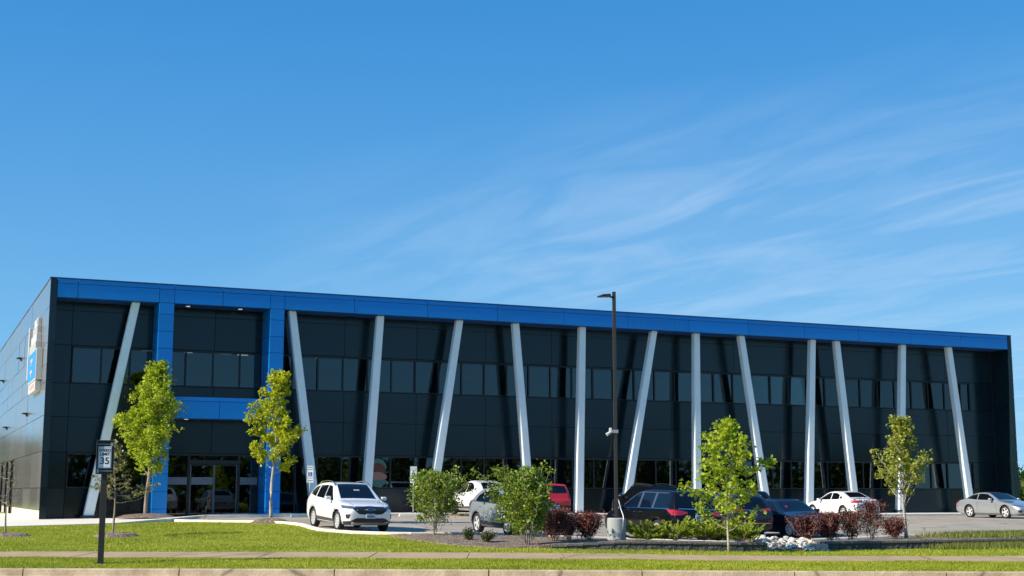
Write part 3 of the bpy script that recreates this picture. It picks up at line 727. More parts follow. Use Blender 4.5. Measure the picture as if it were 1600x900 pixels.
# ceiling lights that show through the upper windows
for X, y, z in ((7.75, 4.2, 8.52), (8.05, 5.6, 8.52), (9.1, 5.0, 8.52), (11.1, 5.2, 8.52), (13.2, 5.4, 8.52), (15.2, 5.2, 8.52), (16.2, 5.6, 8.52), (19.4, 4.2, 8.52), (20.2, 5.6, 8.52), (20.0, 3.4, 8.52), (31.1, 3.0, 8.52), (36.9, 4.9, 8.52), (61.0, 2.9, 8.52)):
    m = MB(); m.box(lx(X) - .28, lx(X) + .28, y, y + .14, z, z + .06); build(m, 'ceiling_light', M_lamp, BUILD)
# posters in the ground floor windows: plain coloured shapes
M_pg = mat('poster_green', (0.05, 0.16, 0.12), .6); M_pb = mat('poster_brown', (0.12, 0.03, 0.02), .6); M_pt = mat('poster_tan', (0.30, 0.17, 0.12), .6); M_py = mat('poster_yellow', (0.28, 0.27, 0.05), .6)
ps = MB(); X = lx(22.55)
def ell(cx, cz, rx, rz, a0=0, a1=360, n=18): return [(cx + rx * math.cos(R(a0 + (a1 - a0) * k / n)), cz + rz * math.sin(R(a0 + (a1 - a0) * k / n))) for k in range(n + 1)]
ps.cur = 0; ps.prism(ell(X, 2.45, .5, .55, 0, 180), DW + .025, DW + .03)
ps.cur = 1; ps.prism(ell(X, 2.38, .46, .38)[:-1], DW + .018, DW + .024)
ps.cur = 2; ps.prism(ell(X, 2.05, .52, .24)[:-1], DW + .012, DW + .017)
ps.cur = 0; ps.prism(ell(X, 1.88, .5, .36, 180, 360), DW + .006, DW + .011)
build(ps, 'window_poster', [M_pg, M_pb, M_pt], BUILD)
ps = MB(); ps.box(lx(58.0), lx(58.75), DW + .02, DW + .03, 1.85, 2.35); build(ps, 'window_poster', M_py, BUILD)

# ------------------------------------------------------------------ sign on the side wall
M_signb = mat('sign_blue', (0.03, 0.27, 0.75), 0.4); M_signw = mat('sign_white', (0.52, 0.53, 0.52), 0.5); M_signg = mat('sign_grey', (0.42, 0.42, 0.40), 0.5); M_signp = mat('sign_pink', (0.75, 0.35, 0.32), 0.5)
sp = b2w(XL, YF + 1.8)
SIGN = thing('wall_sign', 'stepped tower shaped sign with blue box and white plate on the silver side wall', 'sign', (sp[0], sp[1], 6.0), YAW)
# own frame: x negative = out from the wall, y = along the wall away from the camera
m = MB(); m.box(-.30, -.004, .4, 4.6, .62, 2.15); build(m, 'box', M_signw, SIGN, bevel=.02)
m = MB(); m.box(-.315, -.304, .5, 4.5, .70, 2.08); build(m, 'face', M_signb, SIGN)
for k, zz in enumerate((1.62, 1.05)):
    m = MB(); m.box(-.33, -.317, 2.0, 3.3, zz, zz + .16); m.box(-.33, -.317, 2.5, 2.8, zz - .18, zz + .0); build(m, 'emblem', M_signg, SIGN)
m = MB(); m.box(-.28, -.004, .6, 4.4, .1, .58); build(m, 'lower_plate', M_signw, SIGN, bevel=.02)
for k, y0 in enumerate((1.0, 1.7, 2.45, 3.15)):
    m = MB(); m.box(-.292, -.284, y0, y0 + .45, .24, .47); build(m, 'letter_block', M_signp, SIGN)
for k in range(4):
    m = MB(); y0 = 1.4 + .28 * k; m.box(-.28 + .04 * k, -.004, y0, 4.9 - .25 * k, 2.17 + .42 * k, 2.58 + .42 * k); build(m, 'tower_step', M_signw if k % 2 else M_signg, SIGN, bevel=.02)
for k in range(5):
    m = MB(); m.box(-.20, -.01, 2.35 - .0 * k, 2.55, 2.2 + .33 * k, 2.42 + .33 * k); build(m, 'rib', M_signw, SIGN)
m = MB(); m.box(-.34, -.004, 4.9, 5.15, .9, 3.6); build(m, 'back_fin', M_signw, SIGN, bevel=.03)

# ------------------------------------------------------------------ trees and shrubs
M_bark = mat('bark', (0.26, 0.20, 0.15), 0.9, noise=(12, 0, (0.16, 0.12, 0.09), (0.36, 0.29, 0.22)), bump=(40, 0.6, 0.01))
M_barkp = mat('pale_bark', (0.42, 0.37, 0.31), 0.9, noise=(10, 0, (0.28, 0.24, 0.2), (0.52, 0.47, 0.40)), bump=(40, 0.4, 0.01))
M_leafy = leaf_mat('leaf_maple', (0.15, 0.25, 0.012), (0.42, 0.53, 0.025), (0.70, 0.74, 0.08), 0.5)
M_leafg = leaf_mat('leaf_gold', (0.20, 0.28, 0.010), (0.48, 0.53, 0.016), (0.76, 0.74, 0.05), 0.5)
M_leafs = leaf_mat('leaf_shrub', (0.07, 0.13, 0.010), (0.19, 0.28, 0.022), (0.42, 0.48, 0.07), 0.32)
M_leafl = leaf_mat('leaf_linden', (0.16, 0.22, 0.02), (0.34, 0.38, 0.04), (0.58, 0.56, 0.12), 0.4)
M_leafr = leaf_mat('leaf_barberry', (0.05, 0.014, 0.014), (0.13, 0.032, 0.030), (0.34, 0.13, 0.09), 0.2)
M_leafb = leaf_mat('leaf_bronze', (0.20, 0.17, 0.05), (0.36, 0.32, 0.10), (0.50, 0.50, 0.16), 0.3)
M_junip = leaf_mat('juniper_needle', (0.08, 0.13, 0.012), (0.26, 0.35, 0.025), (0.50, 0.56, 0.08), 0.25)
M_wood = leaf_mat('far_leaf', (0.03, 0.055, 0.012), (0.055, 0.09, 0.02), (0.10, 0.14, 0.035), 0.2)

def leaf_cloud(name, C_, size, m, up=0.35, aspect=0.72, tone=None, normal_out=None):
    """folded diamond leaves, four corners each"""
    n = len(C_); D = RNG.normal(size=(n, 3)); D[:, 2] *= .6; D /= np.linalg.norm(D, axis=1)[:, None]
    N = RNG.normal(size=(n, 3)); N[:, 2] += up * 2; N -= (N * D).sum(1)[:, None] * D; N /= np.linalg.norm(N, axis=1)[:, None]
    S = np.cross(N, D); sz = size * RNG.uniform(.6, 1.25, n)[:, None]
    P = np.zeros((n, 4, 3))
    P[:, 0] = C_ - D * sz * .5; P[:, 1] = C_ + S * sz * aspect * .5 + N * sz * .08; P[:, 2] = C_ + D * sz * .5 - N * sz * .10; P[:, 3] = C_ - S * sz * aspect * .5 + N * sz * .08
    return tri_mesh(name, P.reshape(-1, 3), 4, m, tone)

def tree(name, label, cat, u, v, z, height, lean, env, clear, nb, leaves, lsize, lm, bark, trunk_r, group=None, multi=1, rise=0.9, clump=0.16, seed=1, dense_in=0.25, sticks=1.0, per=9, curl=.2):
    """env: list of (height above base, reach to the left, reach to the right)"""
    r = random.Random(seed); T = thing(name, label, cat, (u, v, z), 0, group)
    hs = [e[0] for e in env]
    def reach(h, a):
        l = np.interp(h, hs, [e[1] for e in env]); q = np.interp(h, hs, [e[2] for e in env])
        c = math.cos(a); return (q if c > 0 else l) * c * c + (l + q) / 2 * (1 - c * c)
    def axis(h):
        h = max(0.0, h); return Vector((lean * (h / height) ** 1.3 + 0.03 * math.sin(h * 2.1 + seed), 0.02 * math.sin(h * 1.7), h))
    tr = MB(); ht = height * .97; n = 14
    if multi == 1:
        tr.tube([axis(ht * k / n) + Vector((0, 0, -.1 if k == 0 else 0)) for k in range(n + 1)], [trunk_r * (1.25 if k == 0 else 1) * (1 - .88 * k / n) for k in range(n + 1)], 10)
    else:
        for q in range(multi):
            a = 2 * math.pi * q / multi + r.uniform(-.3, .3); hh = height * r.uniform(.75, .98)
            tp = [Vector((math.cos(a) * .05, math.sin(a) * .05, -.1))]
            for k in range(1, 8):
                h = hh * k / 7; R_ = min(reach(h, a), reach(height * .6, a)) * .55 * (k / 7) ** .8; tp.append(Vector((math.cos(a + curl * k / 7) * R_ + lean * k / 7, math.sin(a + curl * k / 7) * R_, h)))
            tr.tube(tp, [trunk_r * (1 - .8 * k / 7) for k in range(8)], 7)
    build(tr, 'trunk', bark, T, smooth=True, fix=False)
    br = MB(); C_ = []
    for q in range(nb):
        t = (q + r.random()) / nb; h0 = clear + (height * .96 - clear) * t ** .9
        a = q * 2.39996 + r.uniform(-.35, .35)
        h1 = min(height, h0 + r.uniform(.25, .6) * rise * (1.1 - .5 * t) + .05)
        rr = max(.08, reach(h1, a)) * r.uniform(.50, 1.0) * (1 + .16 * math.sin(2 * a + seed) + .12 * math.sin(3 * h1 + seed * 2 + a))
        p0 = axis(h0) if multi == 1 else Vector((axis(h0).x * .5, 0, h0)); p1 = Vector((math.cos(a) * rr + axis(h1).x * .4, math.sin(a) * rr, h1 + rr * rise * .35))
        if p1.z > height: p1.z = height - r.uniform(0, .15)
        if multi > 1: p0 = Vector((math.cos(a) * rr * .25, math.sin(a) * rr * .25, max(min(.2, height * .06), h0 - .3)))
        k = 6; pts = []
        for i in range(k + 1):
            s = i / k; p = p0.lerp(p1, s); p.z += math.sin(s * math.pi) * -.06 * rr * (2 - rise) + r.uniform(-.02, .02); p.x += r.uniform(-.03, .03) * rr; p.y += r.uniform(-.03, .03) * rr; pts.append(p)
        br.tube(pts, [max(.005, trunk_r * .36 * sticks * (1 - .85 * i / k) * (1 - .4 * t)) for i in range(k + 1)], 5, caps=False)
        nt_ = max(3, int(rr * 7))
        for w in range(nt_):
            s = dense_in + (1 - dense_in) * (w + r.random()) / nt_; p = p0.lerp(p1, s); L_ = rr * .34 * r.uniform(.4, 1.0) * (1.1 - .4 * s)
            d = Vector((r.uniform(-1, 1), r.uniform(-1, 1), r.uniform(-.25, 1))).normalized(); e = p + d * L_
            br.tube([p, p.lerp(e, .5) + Vector((0, 0, .03)), e], [.007 * sticks, .005 * sticks, .003], 3, caps=False)
            for g_ in range(per):
                C_.append(p.lerp(e, r.uniform(.35, 1.1)) + Vector((r.gauss(0, clump), r.gauss(0, clump), r.gauss(0, clump * .75))))
    for k in range(int(per * 5)):
        h = height - abs(r.gauss(0, .35)); C_.append(axis(h) + Vector((r.gauss(0, clump), r.gauss(0, clump), 0)))
    build(br, 'branches', bark, T, smooth=True, fix=False)
    C_ = np.array([tuple(c) for c in C_])
    if leaves < len(C_): C_ = C_[RNG.choice(len(C_), leaves, replace=False)]
    else: C_ = np.r_[C_, C_[RNG.choice(len(C_), leaves - len(C_))] + RNG.normal(0, clump * .6, (leaves - len(C_), 3))]
    tn = np.clip(RNG.normal(.5, .2, len(C_)) + .16 * np.sin(C_[:, 0] * 5.1 + C_[:, 2] * 3.3) * np.sin(C_[:, 2] * 4.7 + C_[:, 1] * 4), 0, 1)
    link('crown', leaf_cloud('crown', C_, lsize, lm, tone=tn), T)
    return T
def ring(name, label, u, v, r0, h, hf=gh, m=M_mulch):
    mb = MB(); n = 26; vs = [(0, 0, h)]; rr = random.Random(int(u * 10))
    for q, f in ((.35, .92), (.7, .6), (1.0, 0.0)):
        for k in range(n):
            a = 2 * math.pi * k / n; q2 = q * r0 * (1 + .1 * math.sin(a * 3 + u) + rr.uniform(-.06, .06)); x, y = q2 * math.cos(a), q2 * math.sin(a)
            vs.append((x, y, f * h + float(hf(u + x, v + y)) - float(hf(u, v)) + (rr.uniform(-.02, .02) if q < 1 else -.03)))
    fs = [(0, 1 + k, 1 + (k + 1) % n) for k in range(n)]
    for i in range(2): fs += [(1 + i * n + k, 1 + (i + 1) * n + k, 1 + (i + 1) * n + (k + 1) % n, 1 + i * n + (k + 1) % n) for k in range(n)]
    mb.add(vs, fs); return tag(build(mb, name, m, smooth=False, loc=(u, v, float(hf(u, v)))), label, 'mulch')

# left maple beside the entrance (metres above its base; reach left / right)
tree('maple_tree', 'tallest bright green maple, left of the blue entrance in front of the building', 'tree', -17.0, 63.5, g1(-17.0, 63.5) + .12, 7.2, .50,
     [(1.5, .3, .2), (2.0, 1.0, .8), (2.9, 1.45, 1.15), (4.0, 1.75, 1.5), (5.0, 1.65, 1.25), (6.0, .95, .85), (6.9, .35, .5), (7.45, .1, .25)], 1.7, 56, 10500, .145, M_leafy, M_bark, .10, seed=3, clump=.115, per=13)
ring('planting_ring', 'strip of mulch and gravel at the foot of the tall maple', -17.0, 63.4, 1.3, .14, lambda x, y: gh(x, y) + .12)
tree('honey_locust_tree', 'slim yellow green tree in front of the right blue pier of the entrance', 'tree', -9.75, 55.2, g1(-9.75, 55.2), 6.1, .30,
     [(1.6, .3, .3), (2.0, 1.0, .85), (2.7, 1.32, 1.2), (3.4, 1.3, 1.25), (4.2, .95, .8), (5.0, .6, .45), (5.7, .4, .5), (6.1, .12, .35)], 1.9, 36, 6000, .135, M_leafg, M_barkp, .075, seed=8, clump=.095, dense_in=.35)
ring('mulch_ring', 'small mulch mound at the foot of the yellow green tree by the entrance', -9.7, 55.1, .85, .22)
tree('young_tree', 'small sparse bronze leafed young tree right of the speed limit sign', 'tree', -12.95, 44.6, g1(-12.95, 44.6), 3.05, -.1,
     [(.95, .6, .6), (1.3, 1.4, 1.3), (1.7, .95, .95), (2.2, .5, .55), (2.7, .3, .55), (3.05, .1, .1)], 1.0, 24, 1250, .085, M_leafb, M_bark, .04, seed=5, clump=.05, rise=.35, sticks=1.3, per=4)
ring('mulch_ring', 'round mulch ring at the foot of the small bronze tree', -12.85, 44.5, .80, .14)
tree('young_tree', 'bare thin young tree at the left edge, in front of the silver side wall', 'tree', -16.6, 44.9, g1(-16.6, 44.9), 2.55, .05,
     [(.8, .3, .3), (1.3, .9, .8), (1.9, .7, .6), (2.55, .1, .1)], .8, 16, 60, .06, M_leafb, M_bark, .035, seed=15, clump=.03, rise=.4, sticks=1.4, per=2)
ring('mulch_ring', 'mulch ring at the foot of the bare tree at the left edge', -16.5, 44.8, .85, .12)
tree('maple_tree', 'bright green tree in front of the black minivan, standing before the low wall', 'tree', 6.17, 39.1, g1(6.17, 39.1), 3.72, .12,
     [(.3, .4, .3), (.8, .8, .6), (1.25, 1.6, 1.2), (1.6, 1.3, .9), (2.0, .85, 1.5), (2.5, 1.0, .85), (2.95, 1.1, .7), (3.4, .5, .6), (3.72, .1, .1)], .45, 36, 3600, .12, M_leafy, M_barkp, .035, seed=22, clump=.085, dense_in=.4)
tree('linden_tree', 'pale green vase shaped tree near the right end of the building', 'tree', 13.3, 46.4, float(bedz_r(13.3, 46.4)), 4.05, .05,
     [(.9, .2, .2), (1.2, .65, .55), (1.6, 1.1, .95), (2.2, .95, 1.0), (2.8, .7, .75), (3.4, .6, .35), (4.05, .35, .15)], .95, 44, 4300, .105, M_leafl, M_barkp, .06, seed=33, clump=.085, multi=1, rise=1.5)

def shrub(name, label, u, v, z, w, h, env, nb, leaves, lsize, lm, bark, seed, multi=7, clump=.09, group=None, clear=.25, per=8, trunk_r=.022, rise=1.2, dense_in=.2):
    return tree(name, label, 'shrub', u, v, z, h, 0, env, clear, nb, leaves, lsize, lm, bark, trunk_r, group, multi=multi, clump=clump, seed=seed, per=per, rise=rise, dense_in=dense_in)
shrub('viburnum_shrub', 'round green multi-stemmed shrub just right of the white crossover with the black grille', -2.55, 45.4, float(bedz_l(-2.55, 45.4)), 1.9, 2.05,
      [(.45, .45, .35), (.75, 1.1, .95), (1.1, 1.3, 1.15), (1.5, 1.1, 1.2), (1.8, .6, 1.0), (2.05, .3, .5)], 50, 7000, .088, M_leafs, M_barkp, 41, clump=.10)
shrub('viburnum_shrub', 'largest green shrub, hiding most of the blue grey crossover', .45, 39.6, float(bedz_l(.45, 39.6)), 2.0, 2.2,
      [(.15, .5, .4), (.6, .95, .75), (1.1, 1.25, .85), (1.5, 1.3, .8), (1.8, .95, .8), (2.0, .55, .6), (2.2, .25, .2)], 78, 11500, .086, M_leafs, M_barkp, 47, clump=.085, clear=.1)
bar = [('dark red barberry bush right behind the largest green shrub', 1.30, 41.5, 1.0, .95, 51, 3600), ('broad dark red barberry bush left of the concrete lamp base', 2.35, 42.3, .95, .80, 52, 3600),
       ('dark red barberry bush behind the left one, below the red vehicle', 1.75, 42.3, .6, .75, 53, 1800),
       ('leftmost dark red barberry of the row below the white sedan', 9.7, 45.0, .88, .82, 54, 2900), ('dense dark red barberry, second from the left below the white sedan', 10.5, 45.3, .95, .86, 55, 3300),
       ('fan shaped dark red barberry below the rear wheel of the white sedan', 11.25, 45.6, .78, .95, 56, 2200), ('tall thin dark red barberry with loose twigs below the tail of the white sedan', 11.95, 45.6, .55, 1.28, 57, 1700),
       ('lowest and reddest barberry, just left of the pale vase shaped tree', 12.6, 45.2, .85, .66, 58, 2100)]
for lab, u, v, w, h, sd_, nl in bar:
    hf = bedz_l if u < 8 else bedz_r
    shrub('barberry_bush', lab, u, v, float(hf(u, v)), w, h, [(.02, w * .65, w * .65), (h * .3, w * 1.0, w * 1.0), (h * .65, w, w), (h * .85, w * .85, w * .85), (h, w * .4, w * .4)], 46, int(nl * 1.6), .056, M_leafr, M_bark, sd_, multi=6, clump=.075, clear=.08, per=7, trunk_r=.012, rise=1.3, dense_in=.15, group='dark red barberry bushes in the planting beds')

def juniper(label, u, v, w, h, seed, n=2600):
    r = random.Random(seed); z = float(bedz_l(u, v)); T = thing('juniper_bush', label, 'shrub', (u, v, z), 0, 'low junipers in the bed')
    br = MB(); P = []; tn = []
    for q in range(46):
        a = r.uniform(0, 2 * math.pi); el = r.uniform(.12, 1.0); L_ = r.uniform(.5, 1.0)
        e = Vector((math.cos(a) * w * L_, math.sin(a) * w * .7 * L_, h * el * (1.15 - .35 * L_))); k = 5; tw = r.uniform(-.1, .1)
        pts = [Vector((e.x * s, e.y * s, .04 + e.z * s ** .75 + (.06 * s if s > .8 else 0))) for s in [i / k for i in range(k + 1)]]
        br.tube(pts, [.012 * (1 - .8 * i / k) for i in range(k + 1)], 4, caps=False)
        for i in range(n // 46):
            s = r.uniform(.25, 1.0) ** .8; i0 = min(k - 1, int(s * k)); p = pts[i0].lerp(pts[i0 + 1], s * k - i0)
            d = Vector((e.x, e.y, e.z * 1.5 + .25)).normalized() + Vector((r.gauss(0, .55), r.gauss(0, .55), r.gauss(.1, .4))); d.normalize(); l = r.uniform(.06, .14) * (1.2 - .5 * s)
            sd2 = d.cross(Vector((r.gauss(0, 1), r.gauss(0, 1), r.gauss(0, 1)))).normalized() * .017
            P += [p - sd2, p + sd2, p + d * l]; tn.append(min(1, max(0, s * .75 + r.gauss(.05, .15))))
    build(br, 'branches', M_bark, T, fix=False)
    link('foliage', tri_mesh('foliage', np.array([tuple(p) for p in P]), 3, M_junip, np.array(tn)), T)
for lab, u, v, w, h, sd_ in (('leftmost low juniper, beside the concrete lamp base', 4.15, 41.8, .75, .55, 61), ('feathery low juniper under the side of the black minivan', 5.0, 41.9, 1.0, .68, 62),
                             ('low juniper just left of the thin tree before the wall', 5.85, 41.8, .95, .62, 63), ('low juniper directly behind the thin tree before the wall', 6.35, 42.3, 1.0, .66, 64), ('rightmost low juniper at the end of the bed by the white rocks', 7.0, 41.6, .7, .6, 65)):
    juniper(lab, u, v, w, h, sd_, 6500)
for lab, u, v, w, h in (('low leafy plant, coloured dark as if in shade, just left of the largest shrub', -.75, 41.6, .42, .34), ('tiny twiggy plant, coloured dark as if in shade, in the mulch between the two green shrubs', -1.35, 42.6, .28, .36)):
    shrub('small_plant', lab, u, v, float(bedz_l(u, v)), w, h, [(.05, w * .6, w * .6), (h * .6, w, w), (h, w * .5, w * .5)], 22, 700, .06, M_wood, M_bark, int(h * 1000), multi=5, clump=.045, clear=.03, per=6, trunk_r=.008)  # shade of the green shrubs is put into the colour by the dark leaf

# far woods round the horizon: one mass, seen past the building ends and mirrored in the glass
def wood(label, spots, leafn, size, seed):
    rg = np.random.default_rng(seed); Cs = []
    for x, y, r_, h in spots:
        n = int(leafn * r_ * h / 30); d = rg.normal(size=(n, 3)); d /= np.linalg.norm(d, axis=1)[:, None]; q = rg.random(n) ** .28
        lump = 1 + .22 * np.sin(d[:, 0] * 5 + x) * np.sin(d[:, 2] * 6 + y) 
        c = d * (q * lump)[:, None] * np.array([r_, r_, h * .52]); c[:, 2] += h * .5; c = c[c[:, 2] > .0]; Cs.append(c + np.array([x, y, -.5]))
    Cs = np.concatenate(Cs)
    return tag(link('woodland', leaf_cloud('woodland', Cs, size, M_wood), None), label, 'woodland', kind='stuff')
r_ = random.Random(9); sp_ = []
for k in range(46):
    a = R(-100 + k * 4.35 + r_.uniform(-1, 1)) + math.pi; d = r_.uniform(120, 170)
    if -25 < math.degrees((a + math.pi) % (2 * math.pi) - math.pi) < 16.5: continue
    sp_.append((math.sin(a) * d, math.cos(a) * d, r_.uniform(6, 10), r_.uniform(6, 11)))
for a in (20.6, 22.5, 24.5, 27, 30, 33.5, 37, 41, 45, 50, 55, 60):
    sp_.append((math.sin(R(a)) * 190, math.cos(R(a)) * 190, 10, 4.6 if a < 26 else 8 + 3 * math.sin(a)))
for a in (-23.5, -26.5, -30, -34, -38, -42, -47, -52, -58, -64, -70, -76, -82, -88):
    sp_.append((math.sin(R(a)) * 150, math.cos(R(a)) * 150, 9, 8 + 2.5 * math.sin(a * 2)))
wood('dark green woods on the horizon beyond the road and past the building', sp_, 900, 1.0, 3)
tree('shade_tree', 'green tree cut by the right edge of the photo, beyond the building end', 'tree', 39.2, 100, g1(39.2, 100), 4.0, 0, [(1, .5, .5), (1.6, 1.5, 1.4), (2.6, 1.9, 1.8), (3.5, 1.2, 1.2), (4.0, .3, .3)], 1.2, 40, 3000, .22, M_leafy, M_bark, .1, seed=71)
# street trees on the far side of the road behind the camera (they show in the ground floor glass)
for k, (u, v, h) in enumerate(((20, -14, 7.5), (32, -8, 6.5), (46, -3, 8), (60, 2, 7), (75, 4, 8.5), (92, 14, 7.5))):
    tree('street_tree', ('street tree across the road behind the viewer, %s' % ('nearest to the corner', 'smallest of the row', 'third along the row', 'fourth along the row', 'fifth along the row', 'farthest along the row')[k]), 'tree', u, v, -.4, h, 0, [(1.5, 1, 1), (2.5, 2.2, 2.2), (h * .6, 2.6, 2.6), (h * .85, 1.6, 1.6), (h, .3, .3)], 1.6, 36, 1800, .42, M_wood, M_bark, .16, seed=80 + k, clump=.35, per=5, group='street trees behind the viewer')

# ------------------------------------------------------------------ cars
M_tyre = mat('tyre_rubber', (0.018, 0.018, 0.019), 0.85, bump=(40, .2, .005))
M_rim = mat('alloy', (0.70, 0.71, 0.73), 0.35, metal=0.35)
M_rimd = mat('dark_alloy', (0.06, 0.06, 0.065), 0.35, metal=0.6)
M_well = mat('wheel_well', (0.006, 0.006, 0.007), 0.95)
M_cglass = mat('car_glass', (0.004, 0.005, 0.007), 0.03, spec=0.5)
M_trim = mat('black_trim', (0.015, 0.015, 0.016), 0.45)
M_clad = mat('grey_cladding', (0.055, 0.057, 0.06), 0.6)
M_chrome = mat('chrome', (0.72, 0.73, 0.75), 0.15, metal=1.0)
M_head = mat('headlight_lens', (0.20, 0.23, 0.25), 0.08, metal=0.6, coat=1)
M_tail = mat('tail_light_lens', (0.42, 0.012, 0.02), 0.12, coat=1)
M_plate = mat('number_plate', (0.42, 0.60, 0.75), 0.5)
M_platei = mat('plate_ink', (0.04, 0.07, 0.20), 0.5)
M_embl = mat('emblem_blue', (0.02, 0.035, 0.09), 0.3)
def paint(name, col, metal=0.0, rough=.28): return mat(name, col, rough, metal=metal, coat=1.0, coat_rough=.04, noise=(1.3, .03))

def car(name, label, cat, c, heading, S):
    """c = ground centre (u, v); heading = unit vector of the nose; S = shape table.
    Own frame: x forward, y to the car's left, z up, origin on the ground under the middle."""
    L_, Wd, Hh, r = S['L'], S['W'], S['H'], S['r']; pm = S['paint']; wb = S['wb']; fo = S['fo']   # fo: nose to front axle
    hx, hy = heading; ang = math.atan2(hy, hx)
    def gz(x, y): return g1(c[0] + hx * x - hy * y, c[1] + hy * x + hx * y)
    xa, xb_ = L_ / 2 - fo, L_ / 2 - fo - wb; tr = Wd / 2 - .12
    zf = (gz(xa, tr) + gz(xa, -tr)) / 2; zr = (gz(xb_, tr) + gz(xb_, -tr)) / 2; zl = (gz(xa, tr) + gz(xb_, tr)) / 2; zri = (gz(xa, -tr) + gz(xb_, -tr)) / 2
    T = thing(name, label, cat, (c[0], c[1], (zf + zr) / 2 + .022 + S.get('lift', 0)), ang)
    T.rotation_mode = 'XYZ'; T.rotation_euler = (math.atan2(zl - zri, 2 * tr), -math.atan2(zf - zr, wb), ang)
    top = S['top']; bl = S['belt']; zb = S.get('clear', .2)
    def samp(P, d):
        return sum(float(np.interp(d + o, [p[0] for p in P], [p[1] for p in P])) for o in (-.05, -.025, 0, .025, .05)) / 5
    def half(d):
        f = S.get('fr', .55); q = S.get('rr', .40); w = 1.0
        if d < f: w -= S.get('fa', .17) * (1 - d / f) ** 2.3
        if L_ - d < q: w -= S.get('ra', .10) * (1 - (L_ - d) / q) ** 2.0
        return Wd / 2 * w
    ds = sorted(set([0.0, .03, .08, .16, .28, .45] + [round(q, 3) for q in np.linspace(.62, L_ - .62, 26)] + [L_ - q for q in (.45, .30, .18, .09, .03, 0)]))
    rings = []
    for d in ds:
        zt = samp(top, min(max(d, .02), L_ - .02)); be = min(samp(bl, d), zt - .03); w = half(d)
        lo = zb + .10 * max(0, 1 - d / .35) + .14 * max(0, 1 - (L_ - d) / .4); cab = max(0, zt - be)
        wr = w * .955 - S.get('tumble', .40) * cab; cr = min(.05, cab * .4 + .012)
        g = w * .965
        ring = [(0, lo), (w * .82, lo), (w * .955, lo + .05), (w * .99, lo + (be - lo) * .35), (w, lo + (be - lo) * .62), (w * .992, lo + (be - lo) * .86), (g, be),
                (g + (wr - g) * .08, be + cab * .06), (g + (wr - g) * .5, be + (zt - cr - be) * .5), (wr, zt - cr), (wr * .93, zt - cr * .45), (wr * .6, zt - cr * .12), (0, zt)]
        rings.append((L_ / 2 - d, ring))
    m = MB(); n = len(rings[0][1]); per = 2 * n - 2
    for x, ring in rings:
        full = ring + [(-y, z) for y, z in ring[-2:0:-1]]
        m.v += [(x, y, z) for y, z in full]
    K = len(rings)
    for i in range(K - 1):
        for j in range(per): m.f.append((i * per + j, i * per + (j + 1) % per, (i + 1) * per + (j + 1) % per, (i + 1) * per + j)); m.mi.append(0)
    for idx, sx in ((0, 1), (K - 1, -1)):       # rounded nose and tail caps
        base = idx * per; x0, ring = rings[idx]; full = [m.v[base + j] for j in range(per)]; zc = sum(p[2] for p in full) / per
        k0 = len(m.v); m.v += [(x0 + sx * .035, p[1] * .86, zc + (p[2] - zc) * .86) for p in full]
        for j in range(per): m.f.append((base + j, base + (j + 1) % per, k0 + (j + 1) % per, k0 + j)); m.mi.append(0)
        k1 = len(m.v); m.v.append((x0 + sx * .045, 0, zc))
        for j in range(per): m.f.append((k0 + j, k0 + (j + 1) % per, k1)); m.mi.append(0)
    me = m.mesh('body', [pm, M_well], smooth=True); fix_normals(me)
    body = link('body', me); ss = body.modifiers.new('s', 'SUBSURF'); ss.levels = ss.render_levels = 1
    cut = MB()
    for x in (xa, xb_):
        for s in (-1, 1): cut.cur = 1; cut.lathe([(0.001, 0), (r + .055, 0), (r + .055, .36), (.001, .36)], (x, Wd / 2 - .26 if s > 0 else -Wd / 2 - .10, r + .01), 28, 'y')
    cme = cut.mesh('cut', [M_well, M_well]); fix_normals(cme); co = link('cut', cme)
    bo = body.modifiers.new('b', 'BOOLEAN'); bo.object = co; bo.operation = 'DIFFERENCE'; bo.solver = 'EXACT'; bo.material_mode = 'TRANSFER'
    dg = bpy.context.evaluated_depsgraph_get(); be_ = body.evaluated_get(dg); new = bpy.data.meshes.new_from_object(be_); new.name = 'body'
    bpy.data.objects.remove(co); bpy.data.objects.remove(body)
    body = link('body', new, T)
    bvh = BVHTree.FromPolygons([v.co.copy() for v in new.vertices], [tuple(p.vertices) for p in new.polygons])
    def patch(pname, view, topl, botl, mt, off=.006, thick=.012, nx=12, ny=4, side=1, parent=None):
        """lay a shaped piece on the body: topl/botl are polylines in the view's own two axes"""
        def res(P, n_):
            P = [Vector(p) for p in P]; Ls = [0]
            for a, b in zip(P[:-1], P[1:]): Ls.append(Ls[-1] + (b - a).length)
            out = []
            for k in range(n_ + 1):
                s = Ls[-1] * k / n_; i = max(0, min(len(P) - 2, next((q for q in range(len(Ls) - 1) if Ls[q + 1] >= s - 1e-9), len(P) - 2))); t = (s - Ls[i]) / max(1e-9, Ls[i + 1] - Ls[i]); out.append(P[i].lerp(P[i + 1], t))
            return out
        A, B = res(topl, nx), res(botl, nx); vs = []; out_ = []
        dirs = {'side': Vector((0, -side, 0)), 'front': Vector((-1, 0, 0)), 'rear': Vector((1, 0, 0)), 'top': Vector((0, 0, -1))}[view]
        for k in range(nx + 1):
            for q in range(ny + 1):
                p = A[k].lerp(B[k], q / ny)
                o = {'side': Vector((p.x, side * 2.5, p.y)), 'front': Vector((L_, p.x, p.y)), 'rear': Vector((-L_, p.x, p.y)), 'top': Vector((p.x, p.y, 4))}[view]
                hit, nn, _, _ = bvh.ray_cast(o, dirs)
                if hit is None:
                    hit = bvh.find_nearest(o + dirs * (2.5 - Wd / 2 if view == 'side' else L_ / 2))[0]; nn = -dirs
                if nn.dot(dirs) > 0: nn = -nn
                vs.append((hit, nn))
        P_ = MB(); W_ = ny + 1; N_ = len(vs)
